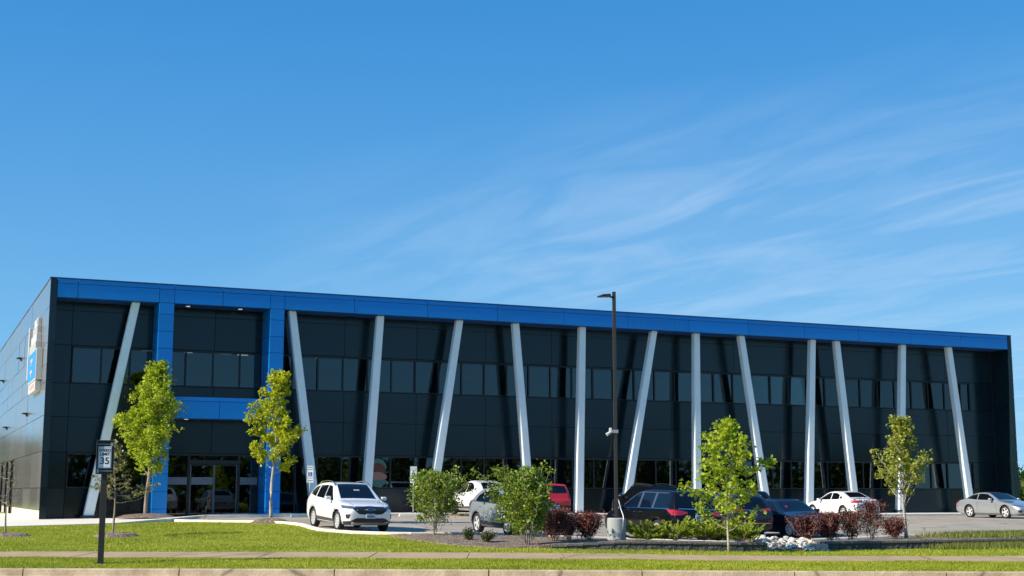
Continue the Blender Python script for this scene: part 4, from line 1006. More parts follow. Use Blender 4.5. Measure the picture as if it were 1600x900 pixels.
        P_.v = [tuple(h + n_ * off) for h, n_ in vs] + [tuple(h + n_ * (off - thick)) for h, n_ in vs]
        for k in range(nx):
            for q in range(ny):
                a = (k * W_ + q, (k + 1) * W_ + q, (k + 1) * W_ + q + 1, k * W_ + q + 1); P_.f += [a, tuple(i + N_ for i in a[::-1])]
        edge = [k * W_ for k in range(nx + 1)] + [nx * W_ + q for q in range(1, ny + 1)] + [k * W_ + ny for k in range(nx - 1, -1, -1)] + [q for q in range(ny - 1, 0, -1)]
        for a, b in zip(edge, edge[1:] + edge[:1]): P_.f.append((a, b, b + N_, a + N_))
        P_.mi = [0] * len(P_.f)
        return build(P_, pname, mt, parent or T, smooth=False)
    def xs(d): return L_ / 2 - d
    # wheels
    sp_ = S.get('spokes', 5); wkey = ('wheel', r, sp_, S.get('rim', M_rim).name)
    if wkey not in _cache:
        w = MB(); ri = r * .70
        w.lathe([(ri, -.085), (r * .93, -.10), (r, -.075), (r * 1.005, 0), (r, .075), (r * .93, .10), (ri, .085), (ri * .97, .06), (ri * .97, -.06), (ri, -.085)], (0, 0, 0), 32, 'y')
        q = MB(); q.cur = 1; q.lathe([(.001, .02), (ri * .97, .02)], (0, 0, 0), 32, 'y'); q.cur = 0
        q.lathe([(ri * .98, .03), (ri * .99, .082), (ri * .90, .085), (ri * .88, .05)], (0, 0, 0), 32, 'y'); q.lathe([(.001, .075), (r * .13, .075), (r * .17, .05), (r * .17, .02)], (0, 0, 0), 16, 'y')
        for k in range(sp_):
            a = 2 * math.pi * k / sp_; ca, sa = math.cos(a), math.sin(a)
            for (r0, r1, w0, w1) in ((r * .12, ri * .93, .034, .05 if sp_ < 8 else .028),):
                V_ = [(r0, -w0), (r1, -w1), (r1, w1), (r0, w0)]; q.add([(x * ca - y * sa, zz, x * sa + y * ca) for zz in (.03, .072) for x, y in V_], [(0, 1, 2, 3), (7, 6, 5, 4), (0, 4, 5, 1), (1, 5, 6, 2), (2, 6, 7, 3), (3, 7, 4, 0)])
        a_ = w.mesh('tyre', M_tyre, True); fix_normals(a_); b_2 = q.mesh('rim', [S.get('rim', M_rim), M_well]); fix_normals(b_2); _cache[wkey] = (a_, b_2)
    for x in (xa, xb_):
        for s in (-1, 1):
            wo_ = link('wheel', _cache[wkey][0], T, (x, s * (Wd / 2 - .125), r), (0, 0, 0 if s > 0 else math.pi)); link('rim', _cache[wkey][1], wo_)
            # arch trim
            if S.get('cladding'):
                A = []; Bq = []
                for k in range(15):
                    a = R(-18 + 216 * k / 14); rr_ = r + .06
                    A.append((x + (rr_ + .055) * math.cos(a), max(.24, r + (rr_ + .055) * math.sin(a)))); Bq.append((x + (rr_ + .004) * math.cos(a), max(.22, r + (rr_ + .004) * math.sin(a))))
                patch('arch_trim', 'side', A, Bq, S['cladding'], .008, .02, 22, 1, side=s)
    for s in (-1, 1):
        # side windows (the whole dark glasshouse, then pillars on top)
        for k, (tp, bt) in enumerate(S['windows']):
            patch('side_window', 'side', [(xs(a), z) for a, z in tp], [(xs(a), z) for a, z in bt], M_cglass, .005, .012, 12, 4, side=s)
        if S.get('chrome_line'): a, b, z0, z1 = S['chrome_line']; patch('window_moulding', 'side', [(xs(a), z0 + .012), (xs(b), z1 + .012)], [(xs(a), z0 - .012), (xs(b), z1 - .012)], M_chrome if S.get('chrome') else M_trim, .010, .012, 16, 1, side=s)
        for d, z0, z1, lean in S['seams']:
            patch('door_seam', 'side', [(xs(d) - .005, z1), (xs(d) + .007, z1)], [(xs(d - lean) - .005, z0), (xs(d - lean) + .007, z0)], M_well, .0025, .008, 1, 8, side=s)
        for d, z in S['handles']:
            patch('door_handle', 'side', [(xs(d) + .09, z + .018), (xs(d) - .09, z + .018)], [(xs(d) + .09, z - .012), (xs(d) - .09, z - .012)], pm if not S.get('chrome') else M_chrome, .028, .03, 4, 2, side=s)
        if S.get('cladding'):
            patch('sill_cladding', 'side', [(xa - r - .07, zb + .20), (xb_ + r + .07, zb + .24)], [(xa - r - .07, zb + .06), (xb_ + r + .07, zb + .06)], S['cladding'], .008, .02, 12, 2, side=s)
        else:
            patch('sill', 'side', [(xa - r - .09, zb + .11), (xb_ + r + .09, zb + .12)], [(xa - r - .09, zb + .06), (xb_ + r + .09, zb + .06)], M_trim, .006, .02, 12, 1, side=s)
        d, z = S['mirror']; yy = half(d) * s
        mm = MB(); mm.cbox((xs(d), yy * .98 + s * .13, z), (.15, .20, .13)); mo = build(mm, 'mirror', S.get('mirror_mat', pm), T, bevel=.035)
        mm = MB(); mm.cbox((xs(d) - .077, yy * .98 + s * .13, z), (.006, .15, .09)); build(mm, 'mirror_glass', M_chrome, mo)
        mm = MB(); mm.cbox((xs(d) + .01, yy * .95 + s * .02, z - .05), (.06, .14, .04)); build(mm, 'mirror_arm', M_trim, mo)
        if S.get('rails'):
            d0, d1, mt_ = S['rails']; P2 = []
            for k in range(9):
                dd = d0 + (d1 - d0) * k / 8; zt = samp(top, dd); cab = zt - samp(bl, dd); yw = (half(dd) * .955 - S.get('tumble', .40) * cab) * .94
                P2.append((xs(dd), s * yw, zt - .02 + (.055 if 0 < k < 8 else .0)))
            mm = MB(); mm.tube(P2, .017, 6); build(mm, 'roof_rail', mt_, T)
    g = S['glass_f']; patch('windscreen', 'top', [(xs(g[0]), y * g[2]) for y in (-1, -.5, 0, .5, 1)], [(xs(g[1]), y * g[3]) for y in (-1, -.5, 0, .5, 1)], M_cglass, .006, .012, 14, 7)
    g = S['glass_r']
    if g[0] == 'rear': patch('rear_window', 'rear', g[1], g[2], M_cglass, .008, .014, 14, 5)
    else: patch('rear_window', 'top', [(xs(g[1]), y * g[3]) for y in (-1, -.5, 0, .5, 1)], [(xs(g[2]), y * g[4]) for y in (-1, -.5, 0, .5, 1)], M_cglass, .006, .012, 14, 6)
    for it in S['extra']:
        nm_, view, tp, bt, mt_ = it[:5]; kw = it[5] if len(it) > 5 else {}; mir = kw.get('mirror', False); kw = {k: v for k, v in kw.items() if k != 'mirror'}
        if view == 'side':
            for s in (-1, 1): patch(nm_, 'side', [(xs(a), z) for a, z in tp], [(xs(a), z) for a, z in bt], mt_, side=s, **kw)
        else:
            patch(nm_, view, tp, bt, mt_, **kw)
            if mir: patch(nm_, view, [(-a, z) for a, z in tp], [(-a, z) for a, z in bt], mt_, **kw)
    for nm_, view, y, z, w, h in S.get('plates', []):
        sx = 1 if view == 'front' else -1
        hit = bvh.ray_cast(Vector((sx * L_, y, z)), Vector((-sx, 0, 0)))[0]; x = hit.x + sx * .02
        mm = MB(); mm.cbox((x, y, z), (.02, w, h)); po = build(mm, 'number_plate', S.get('plate_mat', M_plate), T, bevel=.008)
        mm = MB()
        for k in range(6): mm.cbox((x + sx * .012, y - w * .36 + w * .72 * k / 5, z - .008), (.004, w * .085, h * .42))
        mm.cbox((x + sx * .012, y, z + h * .36), (.004, w * .5, h * .09)); build(mm, 'plate_characters', M_platei, po)
    return T

NOSE_OUT = (0.4067, -0.9135)       # nose towards the camera side
NOSE_IN = (-0.4067, 0.9135)        # nose towards the building

def suv_shape(L_, Wd, Hh, pm, r=.345, hood=.98, **kw):
    wb = kw.pop('wb', L_ * .59); fo = kw.pop('fo', .90); ho = hood
    d = dict(L=L_, W=Wd, H=Hh, r=r, paint=pm, wb=wb, fo=fo, clear=.21, tumble=.36,
        top=[(0, .72), (.06, .84), (.2, .90), (.6, ho), (1.15, ho + .07), (1.30, ho + .10), (2.05, Hh - .06), (2.35, Hh - .015), (2.9, Hh), (L_ - .75, Hh - .05), (L_ - .38, Hh - .09), (L_ - .14, 1.12), (L_ - .06, .98), (L_, .72)],
        belt=[(0, .66), (.6, ho - .06), (1.3, ho + .02), (L_ - .5, ho + .11), (L_, .95)],
        windows=[([(1.52, ho + .13), (1.72, ho + .26), (2.10, Hh - .13), (2.42, Hh - .115)], [(1.45, ho + .06), (2.42, ho + .08)]),
                 ([(2.50, Hh - .115), (3.30, Hh - .135)], [(2.50, ho + .08), (3.38, ho + .105)]),
                 ([(3.42, Hh - .14), (L_ - .85, Hh - .17), (L_ - .62, Hh - .27)], [(3.48, ho + .11), (L_ - .62, ho + .15)])],
        seams=[(1.42, .34, ho, .05), (2.46, .30, Hh - .10, .0), (3.40, .42, ho + .06, .0)], handles=[(2.25, ho - .08), (3.22, ho - .05)],
        mirror=(1.55, ho + .13), glass_f=(1.28, 2.10, .66, .56), cladding=M_clad,
        glass_r=('rear', [(-.52, Hh - .13), (0, Hh - .11), (.52, Hh - .13)], [(-.64, ho + .13), (0, ho + .10), (.64, ho + .13)]), extra=[], plates=[])
    d.update(kw); return d
def sedan_shape(L_, Wd, Hh, pm, r=.325, hood=.86, coupe=False, **kw):
    wb = kw.pop('wb', L_ * .585); fo = kw.pop('fo', .92); ho = hood; dk = kw.pop('deck', .98)
    d = dict(L=L_, W=Wd, H=Hh, r=r, paint=pm, wb=wb, fo=fo, clear=.16, tumble=.42,
        top=[(0, .56), (.05, .66), (.2, .73), (.7, ho - .03), (1.25, ho + .05), (1.42, ho + .09), (2.15, Hh - .05), (2.5, Hh - .005), (2.85, Hh), (3.25, Hh - .05), (L_ - .62, dk + .03), (L_ - .12, dk - .02), (L_ - .05, dk - .08), (L_, .70)],
        belt=[(0, .55), (.7, ho - .09), (1.42, ho + .01), (L_ - .9, ho + .09), (L_ - .3, dk - .05), (L_, .75)],
        windows=[([(1.68, ho + .12), (1.86, ho + .22), (2.25, Hh - .12), (2.52, Hh - .10)], [(1.62, ho + .05), (2.52, ho + .07)]),
                 ([(2.60, Hh - .10), (3.10, Hh - .14), (3.48, Hh - .28)], [(2.60, ho + .07), (3.55, ho + .11)])],
        seams=[(1.50, .30, ho, .04), (2.56, .26, Hh - .09, .0), (3.45, .40, ho + .05, .0)], handles=[(2.38, ho - .06), (3.30, ho - .03)],
        mirror=(1.70, ho + .10), glass_f=(1.42, 2.22, .66, .52), cladding=None, rr=.5, ra=.12,
        glass_r=('top', 3.28, L_ - .72, .50, .60), extra=[], plates=[])
    d.update(kw); return d

def arcp(cx, cz, rx, rz, a0, a1, n=10): return [(cx + rx * math.cos(R(a0 + (a1 - a0) * k / n)), cz + rz * math.sin(R(a0 + (a1 - a0) * k / n))) for k in range(n + 1)]

# 1 white crossover, nose to the camera
P_white = paint('white_paint', (0.82, 0.83, 0.84))
S = suv_shape(4.6, 1.88, 1.68, P_white, r=.35, hood=.99, wb=2.71, rails=(1.95, 4.0, M_chrome), mirror_mat=P_white)
S['top'] = [(0, .74), (.06, .86), (.2, .93), (.6, 1.01), (1.10, 1.07), (1.25, 1.10), (2.0, 1.60), (2.35, 1.66), (2.8, 1.68), (3.4, 1.645), (3.9, 1.56), (4.2, 1.34), (4.42, 1.08), (4.52, .98), (4.6, .74)]
S['windows'] = [([(1.50, 1.10), (1.72, 1.25), (2.08, 1.53), (2.42, 1.56)], [(1.43, 1.05), (2.42, 1.08)]), ([(2.50, 1.56), (3.30, 1.53)], [(2.50, 1.085), (3.34, 1.12)]), ([(3.40, 1.525), (3.75, 1.47), (4.0, 1.32)], [(3.44, 1.125), (4.0, 1.20)])]
S['glass_r'] = ('top', 3.95, 4.32, .52, .60); S['fr'] = .75; S['fa'] = .20; S['spokes'] = 10
S['extra'] = [
 ('grille', 'front', [(-.62, .80), (-.52, .875), (.52, .875), (.62, .80)], [(-.62, .77), (-.42, .62), (0, .60), (.42, .62), (.62, .77)], M_trim, dict(off=.012, nx=20, ny=4)),
 ('emblem', 'front', arcp(0, .775, .125, .052, 180, 0), arcp(0, .775, .125, .052, 180, 360), M_chrome, dict(off=.022, thick=.014, nx=14, ny=3)),
 ('emblem', 'front', arcp(0, .775, .108, .040, 180, 0), arcp(0, .775, .108, .040, 180, 360), M_embl, dict(off=.027, thick=.008, nx=14, ny=3)),
 ('lower_grille', 'front', [(-.70, .39), (-.52, .485), (.52, .485), (.70, .39)], [(-.70, .37), (-.5, .335), (.5, .335), (.70, .37)], M_trim, dict(off=.010, nx=18, ny=3)),
 ('skid_plate', 'front', [(-.62, .335), (.62, .335)], [(-.52, .285), (.52, .285)], mat('skid_grey', (.35, .36, .37), .4, metal=.5), dict(off=.02, nx=12, ny=2)),
 ('bumper_cladding', 'front', [(-.90, .36), (-.70, .385)], [(-.88, .26), (-.64, .27)], M_clad, dict(off=.012, mirror=True, nx=6, ny=2)),
 ('headlight', 'front', [(-.90, .905), (-.72, .885), (-.50, .855)], [(-.885, .80), (-.72, .79), (-.50, .83)], M_head, dict(off=.012, mirror=True, nx=9, ny=3)),
 ('light_strip', 'front', [(-.50, .852), (0, .893), (.50, .852)], [(-.50, .838), (0, .880), (.50, .838)], M_chrome, dict(off=.010, nx=16, ny=1)),
 ('fog_light', 'front', [(-.84, .60), (-.73, .62)], [(-.82, .47), (-.76, .46)], M_trim, dict(off=.010, mirror=True, nx=4, ny=3)),
 ('bonnet_seam', 'top', [(2.2, -.56), (1.1, -.60)], [(2.2, -.548), (1.1, -.588)], M_well, dict(off=.003, thick=.008, nx=10, ny=1, mirror=False)),
 ('bonnet_seam', 'top', [(2.2, .56), (1.1, .60)], [(2.2, .548), (1.1, .588)], M_well, dict(off=.003, thick=.008, nx=10, ny=1, mirror=False)),
 ('interior_sticker', 'top', [(.62, -.05), (.62, .16)], [(.57, -.05), (.57, .16)], M_signw, dict(off=.012, thick=.006, nx=3, ny=1)),
 ('tail_light', 'side', [(4.28, 1.14), (4.46, 1.08)], [(4.30, .98), (4.50, .95)], M_tail, dict(off=.010, nx=4, ny=2)),
]
S['plates'] = [('p', 'front', 0, .55, .32, .16)]
S['rails'] = (1.95, 3.7, M_chrome)
f1 = (0.438, -0.899); fw = np.array([-6.05, 48.0]); c1 = fw - np.array(f1) * (2.3 - .9) + np.array([.899, .438]) * .80
car('crossover_car', 'white compact crossover parked nose outward beside the lawn, with black grille and oval badge', 'car', tuple(c1), f1, S)

# 2 white hatchback by the building
S = suv_shape(4.4, 1.80, 1.70, P_white, r=.34, hood=.97, wb=2.62, mirror_mat=M_trim, lift=.08)
S['top'] = [(0, .66), (.06, .78), (.2, .85), (.7, .95), (1.15, 1.02), (1.30, 1.07), (2.1, 1.62), (2.5, 1.69), (2.9, 1.70), (3.4, 1.62), (3.95, 1.42), (4.2, 1.22), (4.32, 1.05), (4.40, .75)]
S['windows'] = [([(1.55, 1.10), (2.05, 1.52), (2.46, 1.585)], [(1.50, 1.05), (2.46, 1.10)]), ([(2.54, 1.585), (2.95, 1.56), (3.25, 1.46), (3.42, 1.32)], [(2.54, 1.105), (3.1, 1.15), (3.42, 1.26)])]
S['glass_r'] = ('top', 3.50, 4.10, .48, .60); S['seams'] = S['seams'][:2]
S['extra'] = [('tail_light', 'rear', [(-.84, 1.02), (-.52, 1.0)], [(-.84, .90), (-.52, .93)], M_tail, dict(off=.012, mirror=True, nx=6, ny=2))]; S['plates'] = [('p', 'rear', 0, .80, .31, .15)]
car('hatchback_car', 'white hatchback parked against the building, half hidden behind the two green shrubs', 'car', (-1.63, 67.25), NOSE_IN, S)

# 3 blue grey crossover
P_bg = paint('blue_grey_paint', (0.30, 0.34, 0.37), metal=.3)
S = suv_shape(4.4, 1.84, 1.62, P_bg, r=.35, hood=.98, wb=2.65, spokes=5, mirror_mat=M_trim, chrome_line=(1.5, 3.9, 1.045, 1.115))
S['top'] = [(0, .70), (.06, .82), (.2, .89), (.6, .97), (1.15, 1.04), (1.30, 1.08), (2.0, 1.55), (2.4, 1.61), (2.8, 1.62), (3.4, 1.58), (3.8, 1.46), (4.15, 1.22), (4.32, 1.02), (4.4, .75)]
S['windows'] = [S['windows'][0], ([(2.50, 1.505), (3.20, 1.46), (3.60, 1.30)], [(2.50, 1.06), (3.70, 1.13)])]
S['glass_r'] = ('top', 3.52, 4.12, .50, .60)
S['extra'] = [('tail_light', 'side', [(4.10, 1.12), (4.32, 1.04)], [(4.12, .92), (4.38, .86)], M_tail, dict(off=.012, nx=4, ny=3)), ('headlight', 'front', [(-.86, .90), (-.5, .84)], [(-.86, .80), (-.5, .78)], M_head, dict(off=.012, mirror=True, nx=6, ny=2)),
  ('grille', 'front', [(-.48, .84), (.48, .84)], [(-.36, .50), (.36, .50)], M_trim, dict(off=.012, nx=10, ny=3))]; S['plates'] = [('p', 'front', 0, .45, .31, .15)]
car('crossover_car', 'blue grey crossover with dark cladding, mostly hidden behind the largest green shrub', 'car', (.10, 47.2), NOSE_OUT, S)

# 4 red boxy one
P_red = paint('red_paint', (0.60, 0.010, 0.012))
S = suv_shape(4.3, 1.82, 1.70, P_red, r=.34, hood=1.04, wb=2.57, cladding=M_trim, mirror_mat=P_red)
S['top'] = [(0, .80), (.06, .95), (.2, 1.0), (.7, 1.06), (1.2, 1.09), (1.35, 1.13), (1.9, 1.63), (2.2, 1.69), (3.0, 1.70), (3.9, 1.66), (4.1, 1.60), (4.2, 1.15), (4.25, 1.05), (4.3, .75)]
S['tumble'] = .28
S['glass_r'] = ('rear', [(-.56, 1.55), (0, 1.57), (.56, 1.55)], [(-.64, 1.22), (0, 1.20), (.64, 1.22)])
S['extra'] = [('tail_light', 'rear', [(-.84, 1.12), (-.70, 1.12)], [(-.84, .93), (-.70, .93)], mat('dark_tail', (.10, .005, .008), .15, coat=1), dict(off=.014, mirror=True, nx=4, ny=3)),
  ('rear_bumper', 'rear', [(-.80, .62), (.80, .62)], [(-.74, .40), (.74, .40)], M_trim, dict(off=.02, nx=12, ny=3))]; S['plates'] = [('p', 'rear', 0, .56, .31, .15)]
car('compact_suv_car', 'red compact sport utility vehicle seen from behind, between the largest shrub and a pale column', 'car', (1.26, 68.59), NOSE_IN, S)

# 5 black SUV by the building, behind the minivan
P_black = mat('black_paint', (0.004, 0.004, 0.005), .15, coat=.18, coat_rough=.03, spec=.3)
S = suv_shape(4.7, 1.90, 1.72, P_black, r=.36, hood=1.02, wb=2.8, cladding=M_trim, mirror_mat=M_chrome, rails=(1.9, 4.1, M_rimd))
S['extra'] = [('tail_light', 'rear', [(-.84, 1.12), (-.45, 1.10)], [(-.84, 1.0), (-.45, 1.02)], M_tail, dict(off=.012, mirror=True, nx=6, ny=2))]
car('suv_car', 'black sport utility vehicle, only its railed roof showing behind the black minivan', 'car', (6.94, 70.9), NOSE_IN, S)

# 6 black minivan
M_galvp = mat('window_trim', (.16, .19, .22), .25, metal=.7)
S = suv_shape(5.15, 1.98, 1.72, P_black, r=.345, hood=.98, wb=3.0, fo=.96, cladding=None, chrome=True, chrome_line=(1.75, 4.75, 1.06, 1.07), mirror_mat=P_black, clear=.18, spokes=7)
S['top'] = [(0, .66), (.06, .78), (.2, .86), (.7, .98), (1.10, 1.05), (1.25, 1.09), (2.2, 1.62), (2.6, 1.70), (3.2, 1.72), (4.3, 1.70), (4.75, 1.64), (4.98, 1.18), (5.05, 1.04), (5.15, .72)]
S['belt'] = [(0, .62), (.7, .90), (1.3, .98), (5.15 - .5, 1.04), (5.15, .9)]
S['windows'] = [([(1.55, 1.15), (2.1, 1.45), (2.38, 1.565), (2.62, 1.585)], [(1.50, 1.07), (2.62, 1.07)]), ([(2.72, 1.59), (3.58, 1.59)], [(2.72, 1.07), (3.58, 1.07)]), ([(3.68, 1.59), (4.55, 1.555), (4.66, 1.50)], [(3.68, 1.07), (4.70, 1.09)])]
S['seams'] = [(1.45, .34, .98, .05), (2.67, .30, 1.60, 0), (3.63, .30, 1.60, 0)]; S['handles'] = [(2.5, .93), (2.9, .93)]
S['glass_r'] = ('rear', [(-.62, 1.58), (0, 1.60), (.62, 1.58)], [(-.74, 1.14), (0, 1.12), (.74, 1.14)])
S['extra'] = [('tail_light', 'rear', [(-.95, 1.04), (-.70, 1.03), (-.42, .98)], [(-.95, .86), (-.70, .86), (-.42, .93)], M_tail, dict(off=.014, mirror=True, nx=8, ny=3)),
  ('tail_light', 'side', [(4.62, 1.04), (4.95, 1.04)], [(4.80, .95), (5.0, .86)], M_tail, dict(off=.012, nx=6, ny=2)),
  ('chrome_bar', 'rear', [(-.74, 1.09), (.74, 1.09)], [(-.74, 1.06), (.74, 1.06)], M_chrome, dict(off=.014, nx=14, ny=1)), ('badge', 'rear', [(-.06, 1.03), (.06, 1.03)], [(-.05, .95), (.05, .95)], M_chrome, dict(off=.014, nx=2, ny=2)),
  ('window_frame', 'side', [(2.60, 1.61), (2.74, 1.61)], [(2.60, 1.07), (2.74, 1.07)], M_galvp, dict(off=.008, nx=2, ny=4)),
  ('window_frame', 'side', [(3.56, 1.61), (3.70, 1.61)], [(3.56, 1.07), (3.70, 1.07)], M_galvp, dict(off=.008, nx=2, ny=4)),
  ('window_frame', 'side', [(1.55, 1.18), (2.1, 1.48), (2.38, 1.60), (2.6, 1.625), (4.4, 1.60)], [(1.57, 1.15), (2.12, 1.45), (2.38, 1.573), (2.6, 1.598), (4.4, 1.572)], M_galvp, dict(off=.008, nx=20, ny=1))]
S['plates'] = [('p', 'rear', 0, .80, .33, .17)]
car('minivan_car', 'black minivan with red tail light, parked nose in behind the junipers', 'van', (5.15, 47.8), NOSE_IN, S)

# 7 dark grey SUV, rear to the camera
P_gun = mat('dark_grey_paint', (0.030, 0.027, 0.024), .2, metal=.3, coat=.5, spec=.4)
S = suv_shape(4.75, 1.90, 1.68, P_gun, r=.37, hood=1.02, wb=2.85, cladding=M_trim, mirror_mat=M_chrome, rails=(1.9, 4.2, M_chrome))
S['extra'] = [('tail_light', 'rear', [(-.88, 1.14), (-.60, 1.13), (-.34, 1.09)], [(-.88, 1.03), (-.60, 1.03), (-.34, 1.05)], M_tail, dict(off=.014, mirror=True, nx=8, ny=3)),
  ('chrome_bar', 'rear', [(-.34, 1.075), (.34, 1.075)], [(-.34, 1.055), (.34, 1.055)], M_chrome, dict(off=.012, nx=8, ny=1)),
  ('bumper_strip', 'rear', [(-.74, .60), (.74, .60)], [(-.74, .575), (.74, .575)], M_chrome, dict(off=.014, nx=12, ny=1)),
  ('reflector', 'rear', [(-.80, .70), (-.62, .70)], [(-.80, .66), (-.62, .66)], M_tail, dict(off=.012, mirror=True, nx=4, ny=1)),
  ('rear_bumper', 'rear', [(-.82, .56), (.82, .56)], [(-.72, .36), (.72, .36)], M_trim, dict(off=.015, nx=12, ny=2))]
S['plates'] = [('p', 'rear', 0, .86, .31, .15)]; S['plate_mat'] = mat('plate_grey', (.32, .30, .32), .5)
car('suv_car', 'dark grey sport utility vehicle with silver roof rails, seen from behind right of the minivan', 'car', (8.02, 53.06), NOSE_IN, S)

# 8 dark hatchback near the building
P_dk = paint('charcoal_paint', (0.02, 0.024, 0.028), metal=.3)
S = suv_shape(4.4, 1.80, 1.52, P_dk, r=.33, hood=.93, wb=2.65, cladding=None, clear=.17)
S['extra'] = [('tail_light', 'rear', [(-.84, 1.0), (-.5, 1.0)], [(-.84, .88), (-.5, .9)], M_tail, dict(off=.012, mirror=True, nx=6, ny=2))]
car('hatchback_car', 'charcoal hatchback at the building, its roof showing above the dark grey vehicle', 'car', (12.05, 73.34), NOSE_IN, S)

# 9 dark blue sedan, nose to the camera
P_navy = mat('navy_paint', (0.006, 0.011, 0.024), .2, coat=.5, spec=.4)
S = sedan_shape(4.6, 1.82, 1.45, P_navy, wb=2.70, hood=.88, spokes=9, mirror_mat=P_navy)
S['extra'] = [('headlight', 'front', [(-.86, .74), (-.5, .70)], [(-.84, .64), (-.5, .63)], M_head, dict(off=.012, mirror=True, nx=6, ny=2)), ('grille', 'front', [(-.45, .68), (.45, .68)], [(-.4, .52), (.4, .52)], M_trim, dict(off=.012, nx=10, ny=2)),
  ('red_tag', 'top', [(.62, -.42), (.62, -.34)], [(.52, -.42), (.52, -.34)], M_tail, dict(off=.012, thick=.006, nx=1, ny=1))]
S['plates'] = [('p', 'front', 0, .45, .31, .15)]
car('sedan_car', 'dark blue sedan parked nose outward behind the left dark red bushes', 'car', (10.73, 53.56), NOSE_OUT, S)

# 10 white sedan, rear to the camera
S = sedan_shape(4.64, 1.82, 1.46, P_white, wb=2.70, hood=.88, deck=1.03, spokes=10, mirror_mat=P_white)
S['top'] = [(0, .60), (.05, .70), (.2, .77), (.7, .87), (1.20, .95), (1.35, 1.0), (2.10, 1.41), (2.45, 1.455), (2.8, 1.46), (3.2, 1.43), (3.9, 1.14), (4.12, 1.07), (4.50, 1.04), (4.58, .96), (4.64, .72)]
S['windows'] = [([(1.62, 1.05), (1.85, 1.16), (2.22, 1.345), (2.50, 1.36)], [(1.58, .97), (2.50, .99)]), ([(2.58, 1.36), (2.95, 1.345), (3.22, 1.25)], [(2.58, .99), (3.24, 1.02)]), ([(3.30, 1.22), (3.48, 1.13)], [(3.30, 1.03), (3.50, 1.07)])]
S['extra'] = [('tail_light', 'rear', [(-.88, .96), (-.60, .96), (-.34, .93)], [(-.88, .82), (-.60, .85), (-.34, .90)], M_tail, dict(off=.012, mirror=True, nx=8, ny=3)),
  ('tail_light', 'side', [(4.30, .98), (4.55, .96)], [(4.36, .92), (4.56, .84)], M_tail, dict(off=.010, nx=4, ny=2)),
  ('rear_bumper', 'rear', [(-.72, .42), (.72, .42)], [(-.66, .28), (.66, .28)], M_clad, dict(off=.012, nx=12, ny=2)),
  ('badge', 'rear', arcp(0, .96, .06, .035, 180, 0), arcp(0, .96, .06, .035, 180, 360), M_chrome, dict(off=.012, nx=6, ny=2))]
S['plates'] = [('p', 'rear', 0, .80, .31, .15)]
car('sedan_car', 'white sedan parked nose in at the building, above the right dark red bushes', 'car', (18.27, 75.98), NOSE_IN, S)

# 11 silver coupe at the right edge
P_silv = paint('silver_paint', (0.40, 0.43, 0.46), metal=.5)
S = sedan_shape(4.85, 1.85, 1.43, P_silv, wb=2.74, hood=.90, deck=.98, fo=.98, spokes=5, r=.345, mirror_mat=P_silv)
S['top'] = [(0, .58), (.05, .68), (.2, .74), (.7, .85), (1.40, .96), (1.55, 1.0), (2.35, 1.38), (2.7, 1.425), (3.0, 1.43), (3.4, 1.38), (4.2, 1.05), (4.5, .99), (4.75, .96), (4.82, .86), (4.85, .68)]
S['windows'] = [([(1.86, 1.06), (2.1, 1.18), (2.42, 1.31), (2.80, 1.335), (3.05, 1.325)], [(1.80, .98), (3.05, 1.0)]), ([(3.12, 1.32), (3.5, 1.25), (3.85, 1.10)], [(3.12, 1.005), (3.9, 1.06)])]
S['seams'] = [(1.66, .30, .95, .05), (3.08, .26, 1.02, .02)]; S['handles'] = [(2.90, .86)]; S['mirror'] = (1.92, 1.03); S['glass_f'] = (1.58, 2.45, .68, .54); S['glass_r'] = ('top', 3.45, 4.18, .50, .62)
S['extra'] = [('headlight', 'front', [(-.88, .76), (-.5, .71)], [(-.86, .66), (-.48, .64)], M_head, dict(off=.012, mirror=True, nx=6, ny=3)), ('grille', 'front', [(-.42, .68), (.42, .68)], [(-.34, .55), (.34, .55)], M_trim, dict(off=.012, nx=10, ny=2)),
  ('fog_light', 'front', [(-.82, .46), (-.62, .46)], [(-.80, .34), (-.66, .34)], M_trim, dict(off=.012, mirror=True, nx=4, ny=2)), ('lower_grille', 'front', [(-.5, .42), (.5, .42)], [(-.46, .30), (.46, .30)], M_trim, dict(off=.012, nx=8, ny=2)),
  ('tail_light', 'side', [(4.45, .93), (4.76, .90)], [(4.55, .82), (4.80, .78)], M_tail, dict(off=.010, nx=4, ny=2))]
S['plates'] = [('p', 'front', 0, .50, .31, .13)]
_f = np.array(NOSE_OUT); _s = np.array([.9135, .4067]); fwc = np.array([27.05, 74.9]); cc = fwc - _f * (4.85 / 2 - .98) + _s * .80
car('coupe_car', 'silver two-door coupe with black spoked wheels at the right edge of the photo', 'car', tuple(cc), NOSE_OUT, S)

# ------------------------------------------------------------------ speed sign, lamp, parking signs, wheel stops
M_bronze = mat('dark_bronze', (0.045, 0.042, 0.038), 0.45, metal=.4)
M_ink = mat('sign_ink', (0.012, 0.012, 0.012), .6); M_sgn = mat('sign_face', (0.84, 0.86, 0.85), .5); M_green = mat('sign_green', (0.01, 0.20, 0.10), .5); M_bluei = mat('sign_blue_ink', (0.01, 0.06, 0.32), .5)
M_galv = mat('galvanised_steel', (0.42, 0.44, 0.45), .4, metal=.7)
z0 = g1(-9.36, 31.3)
SG = thing('speed_limit_sign', 'framed speed limit 35 sign on a square dark post in the verge', 'sign', (-9.36, 31.3, z0), R(13))
m = MB(); m.box(-.065, .065, -.065, .065, -.1, 2.05); build(m, 'post', M_bronze, SG, bevel=.008)
m = MB(); m.box(-.13, .13, -.13, .13, -.04, .025); build(m, 'base_plate', M_bronze, SG, bevel=.006)
m = MB(); m.box(-.19, .19, -.10, .11, 2.02, 2.79); m.box(-.19, -.165, -.16, -.10, 2.02, 2.79); m.box(-.19, .19, -.16, -.10, 2.765, 2.79)
